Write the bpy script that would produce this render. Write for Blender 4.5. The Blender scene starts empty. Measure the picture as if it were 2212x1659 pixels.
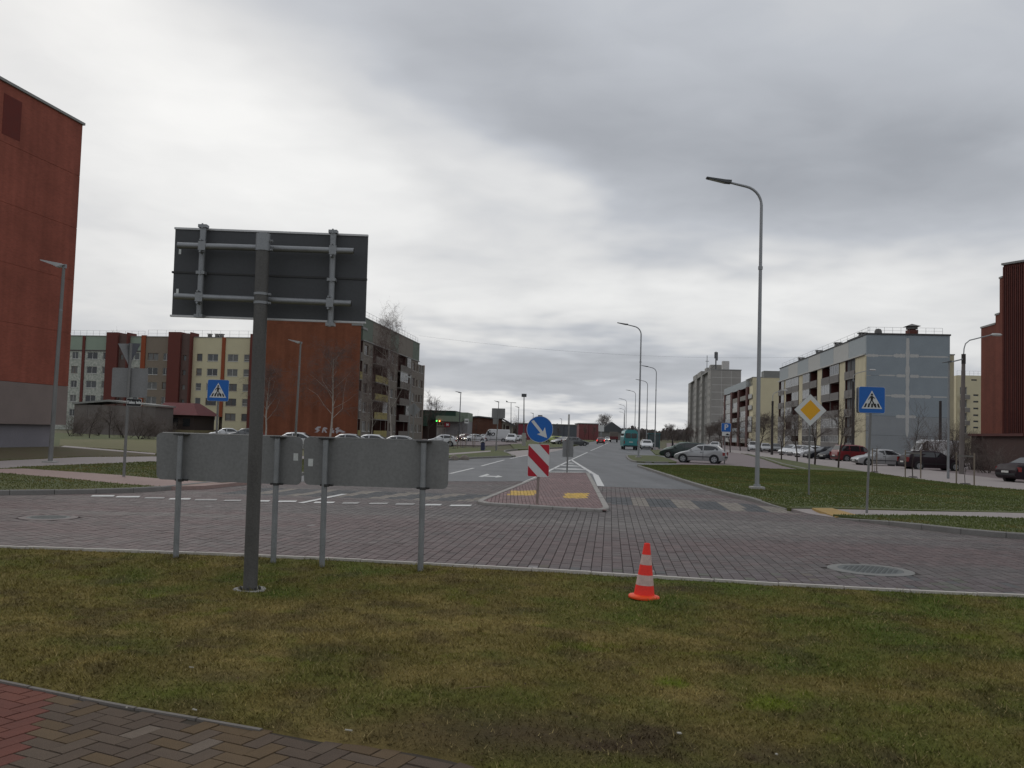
import bpy, bmesh, math, random
import numpy as np
from mathutils import Vector, Matrix
random.seed(7)
sc = bpy.context.scene
COL = sc.collection
# ------------------------------------------------------------------ camera
F, CX, CY, EYE = 1980.0, 1106.0, 829.5, 1.9
PITCH, ROLL = math.atan(105/1980), 0.030
_c, _s = math.cos(ROLL), math.sin(ROLL)
_cp, _sp = math.cos(PITCH), math.sin(PITCH)
cam = bpy.data.cameras.new('camera'); camo = bpy.data.objects.new('camera', cam); COL.objects.link(camo)
cam.lens = 36*F/2212; cam.sensor_width = 36; cam.clip_end = 6000; cam.clip_start = .05
right = Vector((_c, -_s*_sp, _s*_cp)); up = Vector((-_s, -_c*_sp, _c*_cp)); fwd = Vector((0, _cp, _sp))
M = Matrix((right, up, -fwd)).transposed().to_4x4(); M.translation = (0, 0, EYE)
camo.matrix_world = M
sc.camera = camo
def ray(px, py):
    x = (px-CX)/F; y = -(py-CY)/F
    xr = x*_c-y*_s; yr = x*_s+y*_c
    return Vector((xr, _cp-yr*_sp, _sp+yr*_cp))
def G(px, py, z=0.0):                 # sight line meets the ground at height z
    d = ray(px, py); t = (z-EYE)/d.z
    return Vector((d.x*t, d.y*t, z))
def at(px, py, Y):                    # point on a sight line at a distance Y
    d = ray(px, py); t = Y/d.y
    return Vector((d.x*t, Y, EYE+d.z*t))
def onray(px, Y):                     # ground point at distance Y in the column px near the horizon
    p = at(px, 940, Y); return Vector((p.x, Y, 0))
# ------------------------------------------------------------------ world: overcast sky
world = bpy.data.worlds.new('World'); sc.world = world; world.use_nodes = True
wn = world.node_tree; wn.nodes.clear()
def N(tree, typ, **kw):
    n = tree.nodes.new(typ)
    for k, v in kw.items():
        if k == 'ins':
            for kk, vv in v.items():
                if hasattr(vv, 'is_linked') or isinstance(vv, bpy.types.NodeSocket): tree.links.new(vv, n.inputs[kk])
                else: n.inputs[kk].default_value = vv
        else: setattr(n, k, v)
    return n
def MA(t, op, a, b=None, c=None, clamp=False):
    n = N(t, 'ShaderNodeMath', operation=op, use_clamp=clamp)
    for i, v in enumerate((a, b, c)):
        if v is None: continue
        if isinstance(v, bpy.types.NodeSocket): t.links.new(v, n.inputs[i])
        else: n.inputs[i].default_value = v
    return n.outputs[0]
SUN_EL, SUN_AZ = math.radians(38), math.radians(-35)
sky = N(wn, 'ShaderNodeTexSky', sky_type='NISHITA', sun_disc=False, sun_elevation=SUN_EL, sun_rotation=SUN_AZ)
sky.air_density = 1.0; sky.dust_density = 3.0
tc = N(wn, 'ShaderNodeTexCoord')
sep = N(wn, 'ShaderNodeSeparateXYZ', ins={0: tc.outputs['Generated']})
dx, dy, dz = sep.outputs
zc = MA(wn, 'ADD', MA(wn, 'MAXIMUM', dz, 0.0), 0.15)
plane = N(wn, 'ShaderNodeCombineXYZ', ins={0: MA(wn, 'DIVIDE', dx, zc), 1: MA(wn, 'DIVIDE', dy, zc), 2: 3.7})
warp = N(wn, 'ShaderNodeTexNoise', ins={'Vector': plane.outputs[0], 'Scale': 0.9, 'Detail': 4.0, 'Roughness': .6})
wv = N(wn, 'ShaderNodeVectorMath', operation='MULTIPLY_ADD', ins={0: warp.outputs['Color'], 1: (.8, .8, 0), 2: plane.outputs[0]})
n1 = N(wn, 'ShaderNodeTexNoise', ins={'Vector': wv.outputs[0], 'Scale': 0.8, 'Detail': 7.0, 'Roughness': .50})
n2 = N(wn, 'ShaderNodeTexNoise', ins={'Vector': wv.outputs[0], 'Scale': 2.2, 'Detail': 8.0, 'Roughness': .55})
# large cloud masses: azimuth / elevation (radians), radii, weight
azs = MA(wn, 'ARCTAN2', dx, dy); els = MA(wn, 'ARCSINE', dz)
wob = N(wn, 'ShaderNodeSeparateXYZ', ins={0: warp.outputs['Color']})
azw = MA(wn, 'ADD', azs, MA(wn, 'MULTIPLY', MA(wn, 'SUBTRACT', wob.outputs[0], .5), .55))
elw = MA(wn, 'ADD', els, MA(wn, 'MULTIPLY', MA(wn, 'SUBTRACT', wob.outputs[1], .5), .20))
def cloud(a, e, sa, se, w, rot=0.0):
    da = MA(wn, 'SUBTRACT', azw, a); de = MA(wn, 'SUBTRACT', elw, e)
    c, s = math.cos(rot), math.sin(rot)
    u = MA(wn, 'DIVIDE', MA(wn, 'ADD', MA(wn, 'MULTIPLY', da, c), MA(wn, 'MULTIPLY', de, s)), sa)
    v = MA(wn, 'DIVIDE', MA(wn, 'SUBTRACT', MA(wn, 'MULTIPLY', de, c), MA(wn, 'MULTIPLY', da, s)), se)
    r2 = MA(wn, 'ADD', MA(wn, 'MULTIPLY', u, u), MA(wn, 'MULTIPLY', v, v))
    return MA(wn, 'MULTIPLY', MA(wn, 'POWER', 2.718, MA(wn, 'MULTIPLY', r2, -1.0)), w)
# (azimuth, elevation, radii, weight, turn): bright breaks and dark masses of the deck
CLOUDS = [(-.36, .24, .26, .16, .36, 0), (-.16, .20, .16, .07, .16, -.5), (-.48, .42, .12, .10, .16, 0),
          (-.12, .40, .26, .075, -.17, -.40), (.12, .28, .30, .085, -.15, -.25), (.42, .23, .22, .09, -.22, -.15), (-.02, .26, .16, .05, .22, -.75), (.14, .145, .26, .05, .30, 0), (.38, .40, .2, .08, .02, 0),
          (-.02, .082, .32, .030, -.26, 0), (.05, .045, .30, .012, -.12, 0), (.04, .015, .45, .016, .26, 0), (.44, .12, .2, .05, .26, 0)]
SKY_N1, SKY_N2, SKY_GAIN, EXPOSURE = .60, .30, 1.14, 0.0
tot = MA(wn, 'ADD', MA(wn, 'MULTIPLY', MA(wn, 'SUBTRACT', n1.outputs[0], .5), SKY_N1), MA(wn, 'MULTIPLY', MA(wn, 'SUBTRACT', n2.outputs[0], .5), SKY_N2))
for cdef in CLOUDS: tot = MA(wn, 'ADD', tot, cloud(*cdef))
lum = MA(wn, 'ADD', tot, .56)
ramp = N(wn, 'ShaderNodeValToRGB', ins={0: lum})
def cr(r, stops):
    e = r.color_ramp.elements
    e[0].position, e[0].color = stops[0][0], (*stops[0][1], 1)
    e[1].position, e[1].color = stops[-1][0], (*stops[-1][1], 1)
    for p, c in stops[1:-1]:
        k = e.new(p); k.color = (*c, 1)
cr(ramp, [(0.0, (.22, .233, .255)), (.25, (.315, .332, .362)), (.5, (.45, .47, .505)), (.75, (.63, .635, .64)), (1.0, (.80, .80, .79))])
cl10 = N(wn, 'ShaderNodeVectorMath', operation='SCALE', ins={0: ramp.outputs[0], 'Scale': 10.0*SKY_GAIN})
mixs = N(wn, 'ShaderNodeMixRGB', blend_type='MIX', ins={0: .96, 1: sky.outputs[0], 2: cl10.outputs[0]})
bg = N(wn, 'ShaderNodeBackground', ins={'Color': mixs.outputs[0], 'Strength': 0.1})
wo = N(wn, 'ShaderNodeOutputWorld', ins={0: bg.outputs[0]})
# ------------------------------------------------------------------ sun behind cloud
sl = bpy.data.lights.new('sun', 'SUN'); sl.energy = 0.6; sl.angle = math.radians(25); sl.color = (1, .97, .92)
so = bpy.data.objects.new('sun', sl); COL.objects.link(so)
so.rotation_euler = Vector((math.sin(SUN_AZ)*math.cos(SUN_EL), math.cos(SUN_AZ)*math.cos(SUN_EL), math.sin(SUN_EL))).to_track_quat('Z', 'Y').to_euler()
sc.view_settings.view_transform = 'Standard'; sc.view_settings.look = 'None'
sc.view_settings.exposure = EXPOSURE; sc.view_settings.gamma = 1; sc.view_settings.use_curve_mapping = False
# ------------------------------------------------------------------ helpers
MATS = {}
def mat(name, col=(.5, .5, .5), rough=.75, metal=0., var=.15, scale=2., bump=0., bscale=60., coat=0., emit=None, attr=False, spec=.4, col2=None, streak=0., fine=.08):
    if name in MATS: return MATS[name]
    m = bpy.data.materials.new(name); m.use_nodes = True; t = m.node_tree
    b = t.nodes['Principled BSDF']
    b.inputs['Roughness'].default_value = rough; b.inputs['Metallic'].default_value = metal
    b.inputs['Specular IOR Level'].default_value = spec
    if coat: b.inputs['Coat Weight'].default_value = coat; b.inputs['Coat Roughness'].default_value = .08
    tc = N(t, 'ShaderNodeTexCoord'); co = tc.outputs['Object']
    if streak:
        mp = N(t, 'ShaderNodeMapping', ins={'Vector': co, 'Scale': (1, 1, streak)}); cs = mp.outputs[0]
    else: cs = co
    ns = N(t, 'ShaderNodeTexNoise', ins={'Vector': cs, 'Scale': scale, 'Detail': 6., 'Roughness': .6})
    nf = N(t, 'ShaderNodeTexNoise', ins={'Vector': co, 'Scale': scale*17, 'Detail': 3.})
    if attr: src = N(t, 'ShaderNodeAttribute', attribute_name='Col').outputs['Color']
    elif col2 is not None:
        rm = N(t, 'ShaderNodeMapRange', ins={0: ns.outputs[0], 1: .38, 2: .62})
        src = N(t, 'ShaderNodeMixRGB', ins={0: rm.outputs[0], 1: (*col, 1), 2: (*col2, 1)}).outputs[0]
    else: src = (*col, 1)
    v = MA(t, 'ADD', MA(t, 'MULTIPLY', MA(t, 'SUBTRACT', ns.outputs[0], .5), 3*var), 1.0)
    v = MA(t, 'ADD', v, MA(t, 'MULTIPLY', MA(t, 'SUBTRACT', nf.outputs[0], .5), 3*fine))
    mul = N(t, 'ShaderNodeVectorMath', operation='SCALE', ins={0: src if isinstance(src, bpy.types.NodeSocket) else col, 'Scale': v})
    t.links.new(mul.outputs[0], b.inputs['Base Color'])
    rr = MA(t, 'ADD', MA(t, 'MULTIPLY', MA(t, 'SUBTRACT', ns.outputs[0], .5), .3), rough, clamp=True)
    t.links.new(rr, b.inputs['Roughness'])
    if bump:
        nb = N(t, 'ShaderNodeTexNoise', ins={'Vector': co, 'Scale': bscale, 'Detail': 4.})
        bp = N(t, 'ShaderNodeBump', ins={'Height': nb.outputs[0], 'Strength': bump, 'Distance': .02})
        t.links.new(bp.outputs[0], b.inputs['Normal'])
    if emit:
        b.inputs['Emission Color'].default_value = (*emit[:3], 1); b.inputs['Emission Strength'].default_value = emit[3]
    MATS[name] = m
    return m
def tag(o, label=None, cat=None, group=None, kind=None):
    if label: o['label'] = label
    if cat: o['category'] = cat
    if group: o['group'] = group
    if kind: o['kind'] = kind
    return o
def empty(name, loc=(0, 0, 0), rz=0., label=None, cat=None, group=None):
    o = bpy.data.objects.new(name, None); COL.objects.link(o)
    o.location = loc; o.rotation_euler = (0, 0, rz); o.empty_display_size = .3
    return tag(o, label, cat, group)
def place(name, mesh, parent=None, loc=(0, 0, 0), rot=(0, 0, 0)):
    o = bpy.data.objects.new(name, mesh); COL.objects.link(o)
    if parent is not None: o.parent = parent
    o.location = loc; o.rotation_euler = rot
    return o
def copy_tree(o, parent=None):
    c = o.copy(); COL.objects.link(c)
    if parent is not None: c.parent = parent
    for ch in list(o.children): copy_tree(ch, c)
    return c
class MB:
    def __init__(s, m=None): s.v, s.f, s.mi, s.sm, s.mats = [], [], [], [], []; s.use(m) if m else None
    def use(s, m):
        if m not in s.mats: s.mats.append(m)
        s.k = s.mats.index(m); return s
    def add(s, vs, fs, smooth=False):
        o = len(s.v); s.v += [tuple(p) for p in vs]
        for f in fs: s.f.append(tuple(i+o for i in f)); s.mi.append(s.k); s.sm.append(smooth)
        return s
    def box(s, x0, x1, y0, y1, z0, z1):
        return s.add([(x0, y0, z0), (x1, y0, z0), (x1, y1, z0), (x0, y1, z0), (x0, y0, z1), (x1, y0, z1), (x1, y1, z1), (x0, y1, z1)],
                     [(0, 3, 2, 1), (4, 5, 6, 7), (0, 1, 5, 4), (1, 2, 6, 5), (2, 3, 7, 6), (3, 0, 4, 7)])
    def bev(s, x0, x1, y0, y1, z0, z1, b=.01):     # box with its top edge chamfered
        vs = [(x0, y0, z0), (x1, y0, z0), (x1, y1, z0), (x0, y1, z0), (x0, y0, z1-b), (x1, y0, z1-b), (x1, y1, z1-b), (x0, y1, z1-b),
              (x0+b, y0+b, z1), (x1-b, y0+b, z1), (x1-b, y1-b, z1), (x0+b, y1-b, z1)]
        return s.add(vs, [(0, 3, 2, 1), (0, 1, 5, 4), (1, 2, 6, 5), (2, 3, 7, 6), (3, 0, 4, 7), (4, 5, 9, 8), (5, 6, 10, 9), (6, 7, 11, 10), (7, 4, 8, 11), (8, 9, 10, 11)])
    def cyl(s, p0, p1, r0, r1=None, n=12, caps=True):
        r1 = r0 if r1 is None else r1
        p0, p1 = Vector(p0), Vector(p1); d = (p1-p0).normalized()
        a = d.orthogonal().normalized(); b = d.cross(a)
        vs = []
        for p, r in ((p0, r0), (p1, r1)):
            for i in range(n):
                t = 2*math.pi*i/n; vs.append(p+(a*math.cos(t)+b*math.sin(t))*r)
        s.add(vs, [(i, (i+1) % n, n+(i+1) % n, n+i) for i in range(n)], True)
        if caps: s.add(vs[:n], [tuple(range(n-1, -1, -1))]); s.add(vs[n:], [tuple(range(n))])
        return s
    def tube(s, pts, rs, n=8, caps=True):
        pts = [Vector(p) for p in pts]; rings = []; ref = None
        if not hasattr(rs, '__len__'): rs = [rs]*len(pts)
        for i, p in enumerate(pts):
            d = (pts[min(i+1, len(pts)-1)]-pts[max(i-1, 0)]).normalized()
            a = d.orthogonal().normalized() if ref is None else (ref-d*ref.dot(d)).normalized()
            ref = a; b = d.cross(a)
            rings.append([p+(a*math.cos(2*math.pi*k/n)+b*math.sin(2*math.pi*k/n))*rs[i] for k in range(n)])
        vs = [q for r in rings for q in r]
        fs = [(i*n+k, i*n+(k+1) % n, (i+1)*n+(k+1) % n, (i+1)*n+k) for i in range(len(pts)-1) for k in range(n)]
        s.add(vs, fs, True)
        if caps: s.add(rings[0], [tuple(range(n-1, -1, -1))]); s.add(rings[-1], [tuple(range(n))])
        return s
    def prism(s, pts, a0, a1, axis='y'):          # closed polygon extruded along an axis; pts are the two other coordinates in order
        n = len(pts)
        def P(p, a):
            return (p[0], a, p[1]) if axis == 'y' else ((p[0], p[1], a) if axis == 'z' else (a, p[0], p[1]))
        vs = [P(p, a0) for p in pts]+[P(p, a1) for p in pts]
        return s.add(vs, [tuple(range(n)), tuple(range(2*n-1, n-1, -1))]+[(i, i+n, (i+1) % n+n, (i+1) % n) for i in range(n)])
    def quad(s, *p): return s.add(p, [tuple(range(len(p)))])
    def lathe(s, prof, n=24):                     # (r, z) profile about z
        vs = [(r*math.cos(2*math.pi*k/n), r*math.sin(2*math.pi*k/n), z) for r, z in prof for k in range(n)]
        fs = [(i*n+k, i*n+(k+1) % n, (i+1)*n+(k+1) % n, (i+1)*n+k) for i in range(len(prof)-1) for k in range(n)]
        return s.add(vs, fs, True)
    def mesh(s, name, sharp=35):
        me = bpy.data.meshes.new(name); me.from_pydata(s.v, [], s.f)
        for m in s.mats: me.materials.append(m)
        me.polygons.foreach_set('material_index', s.mi); me.polygons.foreach_set('use_smooth', s.sm)
        bm = bmesh.new(); bm.from_mesh(me); bmesh.ops.recalc_face_normals(bm, faces=bm.faces); bm.to_mesh(me); bm.free()
        if any(s.sm) and sharp: me.set_sharp_from_angle(angle=math.radians(sharp))
        me.update(); return me
    def build(s, name, parent=None, loc=(0, 0, 0), rot=(0, 0, 0)): return place(name, s.mesh(name), parent, loc, rot)
def npmesh(name, v, f, m, col=None, smooth=False):   # big arrays -> mesh; col: per-vertex colour
    me = bpy.data.meshes.new(name); n, k = f.shape
    me.vertices.add(len(v)); me.vertices.foreach_set('co', np.ascontiguousarray(v, dtype=np.float32).ravel())
    me.loops.add(n*k); me.loops.foreach_set('vertex_index', f.astype(np.int32).ravel())
    me.polygons.add(n); me.polygons.foreach_set('loop_start', np.arange(0, n*k, k, dtype=np.int32))
    me.polygons.foreach_set('use_smooth', np.full(n, smooth))
    me.materials.append(m)
    if col is not None:
        a = me.color_attributes.new('Col', 'FLOAT_COLOR', 'POINT')
        c4 = np.ones((len(v), 4), np.float32); c4[:, :3] = col; a.data.foreach_set('color', c4.ravel())
    me.update(calc_edges=True); me.validate(); return me
_tab = np.random.default_rng(3).random((256, 256))
def vn(x, y, sc_, seed=0):                            # value noise in the ground plane
    x = np.asarray(x)*sc_+seed*17.3+500; y = np.asarray(y)*sc_+seed*9.1+500
    xi, yi = np.floor(x).astype(int), np.floor(y).astype(int); fx, fy = x-xi, y-yi
    fx = fx*fx*(3-2*fx); fy = fy*fy*(3-2*fy)
    t = lambda i, j: _tab[i % 256, j % 256]
    return (t(xi, yi)*(1-fx)+t(xi+1, yi)*fx)*(1-fy)+(t(xi, yi+1)*(1-fx)+t(xi+1, yi+1)*fx)*fy
def fbm(x, y, sc_, seed=0): return (vn(x, y, sc_, seed)+.5*vn(x, y, sc_*2.1, seed+1)+.25*vn(x, y, sc_*4.3, seed+2))/1.75
def inpoly(x, y, poly):
    x = np.asarray(x); y = np.asarray(y); r = np.zeros(x.shape, bool); n = len(poly)
    for i in range(n):
        x0, y0 = poly[i][0], poly[i][1]; x1, y1 = poly[(i+1) % n][0], poly[(i+1) % n][1]
        if y0 == y1: continue
        c = ((y0 > y) != (y1 > y)) & (x < (x1-x0)*(y-y0)/(y1-y0)+x0); r ^= c
    return r
def text_mesh(txt, size, m, name, parent, loc, rz=0., shear=0., bold=0., depth=.004):
    cu = bpy.data.curves.new(name, 'FONT'); cu.body = txt; cu.size = size; cu.shear = shear; cu.offset = bold; cu.extrude = depth
    cu.align_x = 'CENTER'; cu.align_y = 'CENTER'; cu.resolution_u = 3
    o = bpy.data.objects.new('tmp', cu); COL.objects.link(o); bpy.context.view_layer.update()
    me = bpy.data.meshes.new_from_object(o.evaluated_get(bpy.context.evaluated_depsgraph_get()))
    bpy.data.objects.remove(o); me.name = name; me.materials.clear(); me.materials.append(m)
    return place(name, me, parent, loc, (math.pi/2, 0, rz))
GRID = math.radians(6.2)                              # the town grid: the road runs 6.2 degrees right of the view
RD = Vector((math.sin(GRID), math.cos(GRID), 0)); RQ = Vector((math.cos(GRID), -math.sin(GRID), 0))
# ================================================================== SETTING
def S(o): o['kind'] = 'structure'; return o
m_ground = mat('far_grass', (.075, .08, .034), .95, var=.3, scale=.15, col2=(.095, .08, .04))
m_verge = mat('verge_grass', (.068, .088, .027), .95, var=.25, scale=.5, col2=(.090, .094, .030), bump=.3, bscale=25, fine=.3)
m_asph = mat('asphalt', (.090, .092, .096), .55, var=.14, scale=.35, bump=.15, bscale=90, spec=.35, fine=.25)
_t = m_asph.node_tree; _b = _t.nodes['Principled BSDF']; _old = _b.inputs['Base Color'].links[0].from_socket      # worn wheel tracks along the road
_tc = N(_t, 'ShaderNodeTexCoord'); _mp = N(_t, 'ShaderNodeMapping', ins={'Vector': _tc.outputs['Object'], 'Rotation': (0, 0, math.radians(6.2)), 'Scale': (.62, .022, 1)})
_ns = N(_t, 'ShaderNodeTexNoise', ins={'Vector': _mp.outputs[0], 'Scale': 1.0, 'Detail': 5., 'Roughness': .6})
_sc = N(_t, 'ShaderNodeVectorMath', operation='SCALE', ins={0: _old, 'Scale': MA(_t, 'ADD', MA(_t, 'MULTIPLY', _ns.outputs[0], 1.5), .25)}); _t.links.new(_sc.outputs[0], _b.inputs['Base Color'])
m_bed = mat('joint_sand', (.068, .060, .055), .95, var=.2)
m_path = mat('path_paving', (.29, .255, .245), .8, var=.12, scale=1.2, fine=.15)
m_pathr = mat('pink_paving', (.31, .22, .195), .8, var=.12, scale=1.2, fine=.15)
m_lot = mat('lot_paving', (.17, .135, .135), .75, var=.18, scale=.5, fine=.12)
m_kerb = mat('kerb_concrete', (.20, .192, .18), .85, var=.2, scale=2.5, bump=.2, fine=.15)
m_edge = mat('edging_concrete', (.47, .44, .40), .85, var=.22, scale=3, bump=.2, fine=.15)
m_paint = mat('road_paint', (.56, .56, .545), .6, var=.14, scale=5, fine=.25)
m_paintw = mat('worn_road_paint', (.34, .33, .32), .7, var=.3, scale=4, fine=.4)
m_tact = mat('tactile_yellow', (.34, .22, .07), .8, var=.18, scale=4, fine=.2)
m_block = mat('paving_block', attr=True, rough=.62, var=.10, scale=3, bump=.25, bscale=70, spec=.28, fine=.2)
m_foot = mat('footway_paver', attr=True, rough=.9, var=.16, scale=7, bump=.3, bscale=90, spec=.12, fine=.35)

SHEETS = {}
def sheet(name, pts, m, kind='structure', parent=None):
    pts = [Vector(p) for p in pts]; SHEETS[name] = pts; mb = MB(m); mb.add(pts, [tuple(range(len(pts)))])
    o = mb.build(name, parent)
    if o.data.polygons[0].normal.z < 0: o.data.flip_normals()
    if max(p.z for p in pts) > .02 and kind:            # raised slabs get side faces down into the ground
        n = len(pts); mb2 = MB(m); mb2.add(pts+[Vector((p.x, p.y, -.05)) for p in pts], [tuple(range(n))]+[(i, (i+1) % n, n+(i+1) % n, n+i) for i in range(n)])
        bpy.data.objects.remove(o); o = mb2.build(name, parent)
        if o.data.polygons[0].normal.z < 0: o.data.flip_normals()
    if kind: o['kind'] = kind
    return o
def gp(lst, z=0.): return [G(x, y, z) for x, y in lst]
def chaikin(p, n=2):
    for _ in range(n):
        q = [p[0]]
        for a, b in zip(p[:-1], p[1:]): q += [a*.75+b*.25, a*.25+b*.75]
        p = q+[p[-1]]
    return p
def inset(line, d):           # shift a polyline sideways (left of travel positive)
    out = []
    for i, p in enumerate(line):
        t = line[min(i+1, len(line)-1)]-line[max(i-1, 0)]; t.z = 0; t.normalize()
        out.append(p+Vector((-t.y, t.x, 0))*d)
    return out
def walk(line, step):
    out = [line[0].copy()]; acc = 0
    for a, b in zip(line[:-1], line[1:]):
        L = (b-a).length; 
        if L == 0: continue
        p = step-acc
        while p <= L: out.append(a+(b-a)*(p/L)); p += step
        acc = (acc+L) % step if True else 0
    return out
def kerb(name, line, side, w=.15, h=.12, step=1.0, m=None, near=60, h0=None):
    """kerb stones along a line; each stone its own part, those far off joined"""
    m = m or m_kerb; root = S(MB(m).box(0, .001, 0, .001, -.05, -.049).build(name)); far = MB(m)
    P = walk(line, step)
    for i, (a, b) in enumerate(zip(P[:-1], P[1:])):
        t = (b-a).normalized(); n = Vector((-t.y, t.x, 0))*side; g = .007
        ha = hb = h
        if h0 and i < len(h0): ha = h0[i]; hb = h0[i+1] if i+1 < len(h0) else h
        a2, b2 = a+t*g, b-t*g; dz = random.uniform(-.004, .004); ch = .018
        def R(p, hh): return [p+Vector((0, 0, -.08)), p+Vector((0, 0, hh-ch+dz)), p+n*ch+Vector((0, 0, hh+dz)), p+n*w+Vector((0, 0, hh+dz)), p+n*w+Vector((0, 0, -.08))]
        vs = R(a2, ha)+R(b2, hb)
        fs = [(k, k+1, k+6, k+5) for k in range(4)]+[(4, 3, 2, 1, 0), (5, 6, 7, 8, 9)]
        if a.length < near: MB(m).add(vs, fs).build('kerb_stone', root)
        else: far.add(vs, fs)
    if far.f: o = far.build('kerb_stone_run', root); o['kind'] = 'stuff'
    return root

S(sheet('ground', [(-2500, -300, -.06), (2500, -300, -.06), (2500, 4500, -.06), (-2500, 4500, -.06)], m_ground))
# ---- roads
far = G(1420, 958); 
asph = gp([(470, 1041), (800, 1040), (1140, 1040), (1180, 1037), (1292, 1051), (1440, 1056), (1625, 1062)])
rl = onray(1321, 900.)
asphalt_pts = asph+[G(1560, 1020), G(1460, 985), G(1372, 958)+Vector((4, 60, 0)), rl+RQ*6, rl-RQ*4, G(1307, 947.5)+Vector((-3, 0, 0)), G(1247, 963), G(1170, 980), G(970, 992), G(560, 1030)]
asphalt_xy = [(p.x+RD.x*.3, p.y+RD.y*.3) for p in asphalt_pts]
for p in asphalt_pts: p.z = .005
S(sheet('asphalt_road', asphalt_pts, m_asph))
S(sheet('paving_bed', [(-34, 10.5, -.016), (22, 10.5, -.016), (22, 39, -.016), (-34, 39, -.016)], m_bed))
# ---- kerb line of the near grass island, seen as a pale edging
kp = chaikin(gp([(-420, 1177), (0, 1190), (555, 1208), (1000, 1231), (1380, 1253), (1700, 1274), (2212, 1299), (2700, 1316)]), 2)
kxs = np.array([p.x for p in kp]); kys = np.array([p.y for p in kp])
kerb('island_edging', kp, -1, w=.085, h=.085, step=.8, m=m_edge, near=30)
# ---- block paved apron, block by block
BU, BV = .150, .225
zebraL = [(470, 1055), (1030, 1069), (1010, 1084), (470, 1066)]
zebra_r = [((1310, 1074), (1358, 1074), (1362, 1091), (1316, 1089.5), 0), ((1358, 1074), (1392, 1076), (1398, 1094), (1362, 1091), 1), ((1392, 1076), (1453, 1079), (1464, 1097), (1398, 1094), 0),
           ((1453, 1079), (1492, 1081), (1508, 1099), (1464, 1097), 1), ((1492, 1081), (1545, 1084), (1572, 1103), (1508, 1099), 0), ((1545, 1084), (1590, 1087), (1620, 1105), (1572, 1103), 1),
           ((1590, 1087), (1634, 1091), (1668, 1107), (1620, 1105), 0), ((1634, 1091), (1680, 1096), (1725, 1110), (1668, 1107), 1)]
zebra_l = []
e0, e1 = 505, 505
tops = [520, 575, 605, 660, 690, 745, 778, 836, 872, 930, 968, 1026, 1068, 1080]
for i in range(len(tops)-1):
    def ty(x): return 1051.5+(x-500)*.031
    a, b = tops[i], tops[i+1]; s = 46
    zebra_l.append(((a+s, ty(a+s)), (b+s, ty(b+s)), (b-s, ty(b-s)+15.5), (a-s, ty(a-s)+15.5), i % 2))
zeb = [([(G(x, y).x, G(x, y).y) for x, y in z[:4]], z[4]) for z in zebra_r+zebra_l]
iu = np.arange(-190, 170); iv = np.arange(30, 180)
U, V = np.meshgrid(iu, iv, indexing='ij'); U = U.ravel(); V = V.ravel()
uu = U*BU; vv = V*BV+(U % 2)*BV*.5
bx = uu*RQ.x+vv*RD.x; by = uu*RQ.y+vv*RD.y
ky = np.interp(bx, kxs, kys)
keep = (by > ky+.10) & (by < 37) & (bx > -30) & (bx < 19) & ~inpoly(bx, by, asphalt_xy)
keep &= np.abs(bx) < by*.62+1.5
manx, many = G(1880, 1231).x, G(1880, 1231).y
man2x, man2y = G(105, 1118).x, G(105, 1118).y
keep &= (np.hypot(bx-manx, by-many) > .66) & (np.hypot(bx-man2x, by-man2y) > .55)
bx, by = bx[keep], by[keep]
rng = np.random.default_rng(11)
n = len(bx)
red = np.array((.168, .112, .108)); gry = np.array((.150, .129, .123)); lite = np.array((.21, .19, .175))
w = np.clip((fbm(bx*.22+by*.05, by, .55, 3)-.36)*3.2+.16*rng.standard_normal(n), 0, 1)
w = np.clip(w+np.clip((-bx-4)/14, -.2, .3), 0, 1)
bc = gry*(1-w[:, None])+red*w[:, None]
l2 = np.clip((fbm(bx*.15+7, by, .8, 9)-.5)*3.0, 0, .8)[:, None]; bc = bc*(1-l2)+lite*l2
bc *= (.66+.08*rng.standard_normal(n))[:, None]
pick = rng.random(n); bc[pick > .9985] = (.20, .185, .175)
for poly, kk in zeb:
    q = inpoly(bx, by, poly); bc[q] = (np.array((.185, .162, .136)) if kk else np.array((.050, .053, .057)))*(1+.10*rng.standard_normal(q.sum()))[:, None]
bc = np.clip(bc, .02, .8)
ang = rng.normal(0, .006, n); cu_, su_ = np.cos(-GRID+ang), np.sin(-GRID+ang)
hu, hv, bv_ = BU/2-.0025, BV/2-.002, .004
loc = np.array([(-hu, -hv, -.02), (hu, -hv, -.02), (hu, hv, -.02), (-hu, hv, -.02), (-hu+bv_, -hv+bv_, 0), (hu-bv_, -hv+bv_, 0), (hu-bv_, hv-bv_, 0), (-hu+bv_, hv-bv_, 0)])
fl = np.array([(4, 5, 6, 7), (0, 1, 5, 4), (1, 2, 6, 5), (2, 3, 7, 6), (3, 0, 4, 7)])
zj = rng.normal(0, .0014, n)
apron = S(MB(m_bed).box(0, .01, 20, 20.01, -.03, -.025).build('block_paving'))
inview = np.array([abs((x*F/y)) < 1100 and y < 16.5 for x, y in zip(bx, by)])
order = np.argsort(np.where(inview, by, 1e9))
single = np.zeros(n, bool); single[order[:300]] = True
def blocks(ix):
    X = loc[None, :, 0]*cu_[ix, None]-loc[None, :, 1]*su_[ix, None]+bx[ix, None]
    Y = loc[None, :, 0]*su_[ix, None]+loc[None, :, 1]*cu_[ix, None]+by[ix, None]
    Z = loc[None, :, 2]+zj[ix, None]
    v = np.stack([X, Y, Z], -1).reshape(-1, 3); f = (fl[None]+8*np.arange(len(ix))[:, None, None]).reshape(-1, 4)
    return v, f, np.repeat(bc[ix], 8, 0)
rest = np.where(~single)[0]; v, f, c = blocks(rest)
o = place('block_field', npmesh('block_field', v, f, m_block, c), apron); o['kind'] = 'stuff'
shade = {}
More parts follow.
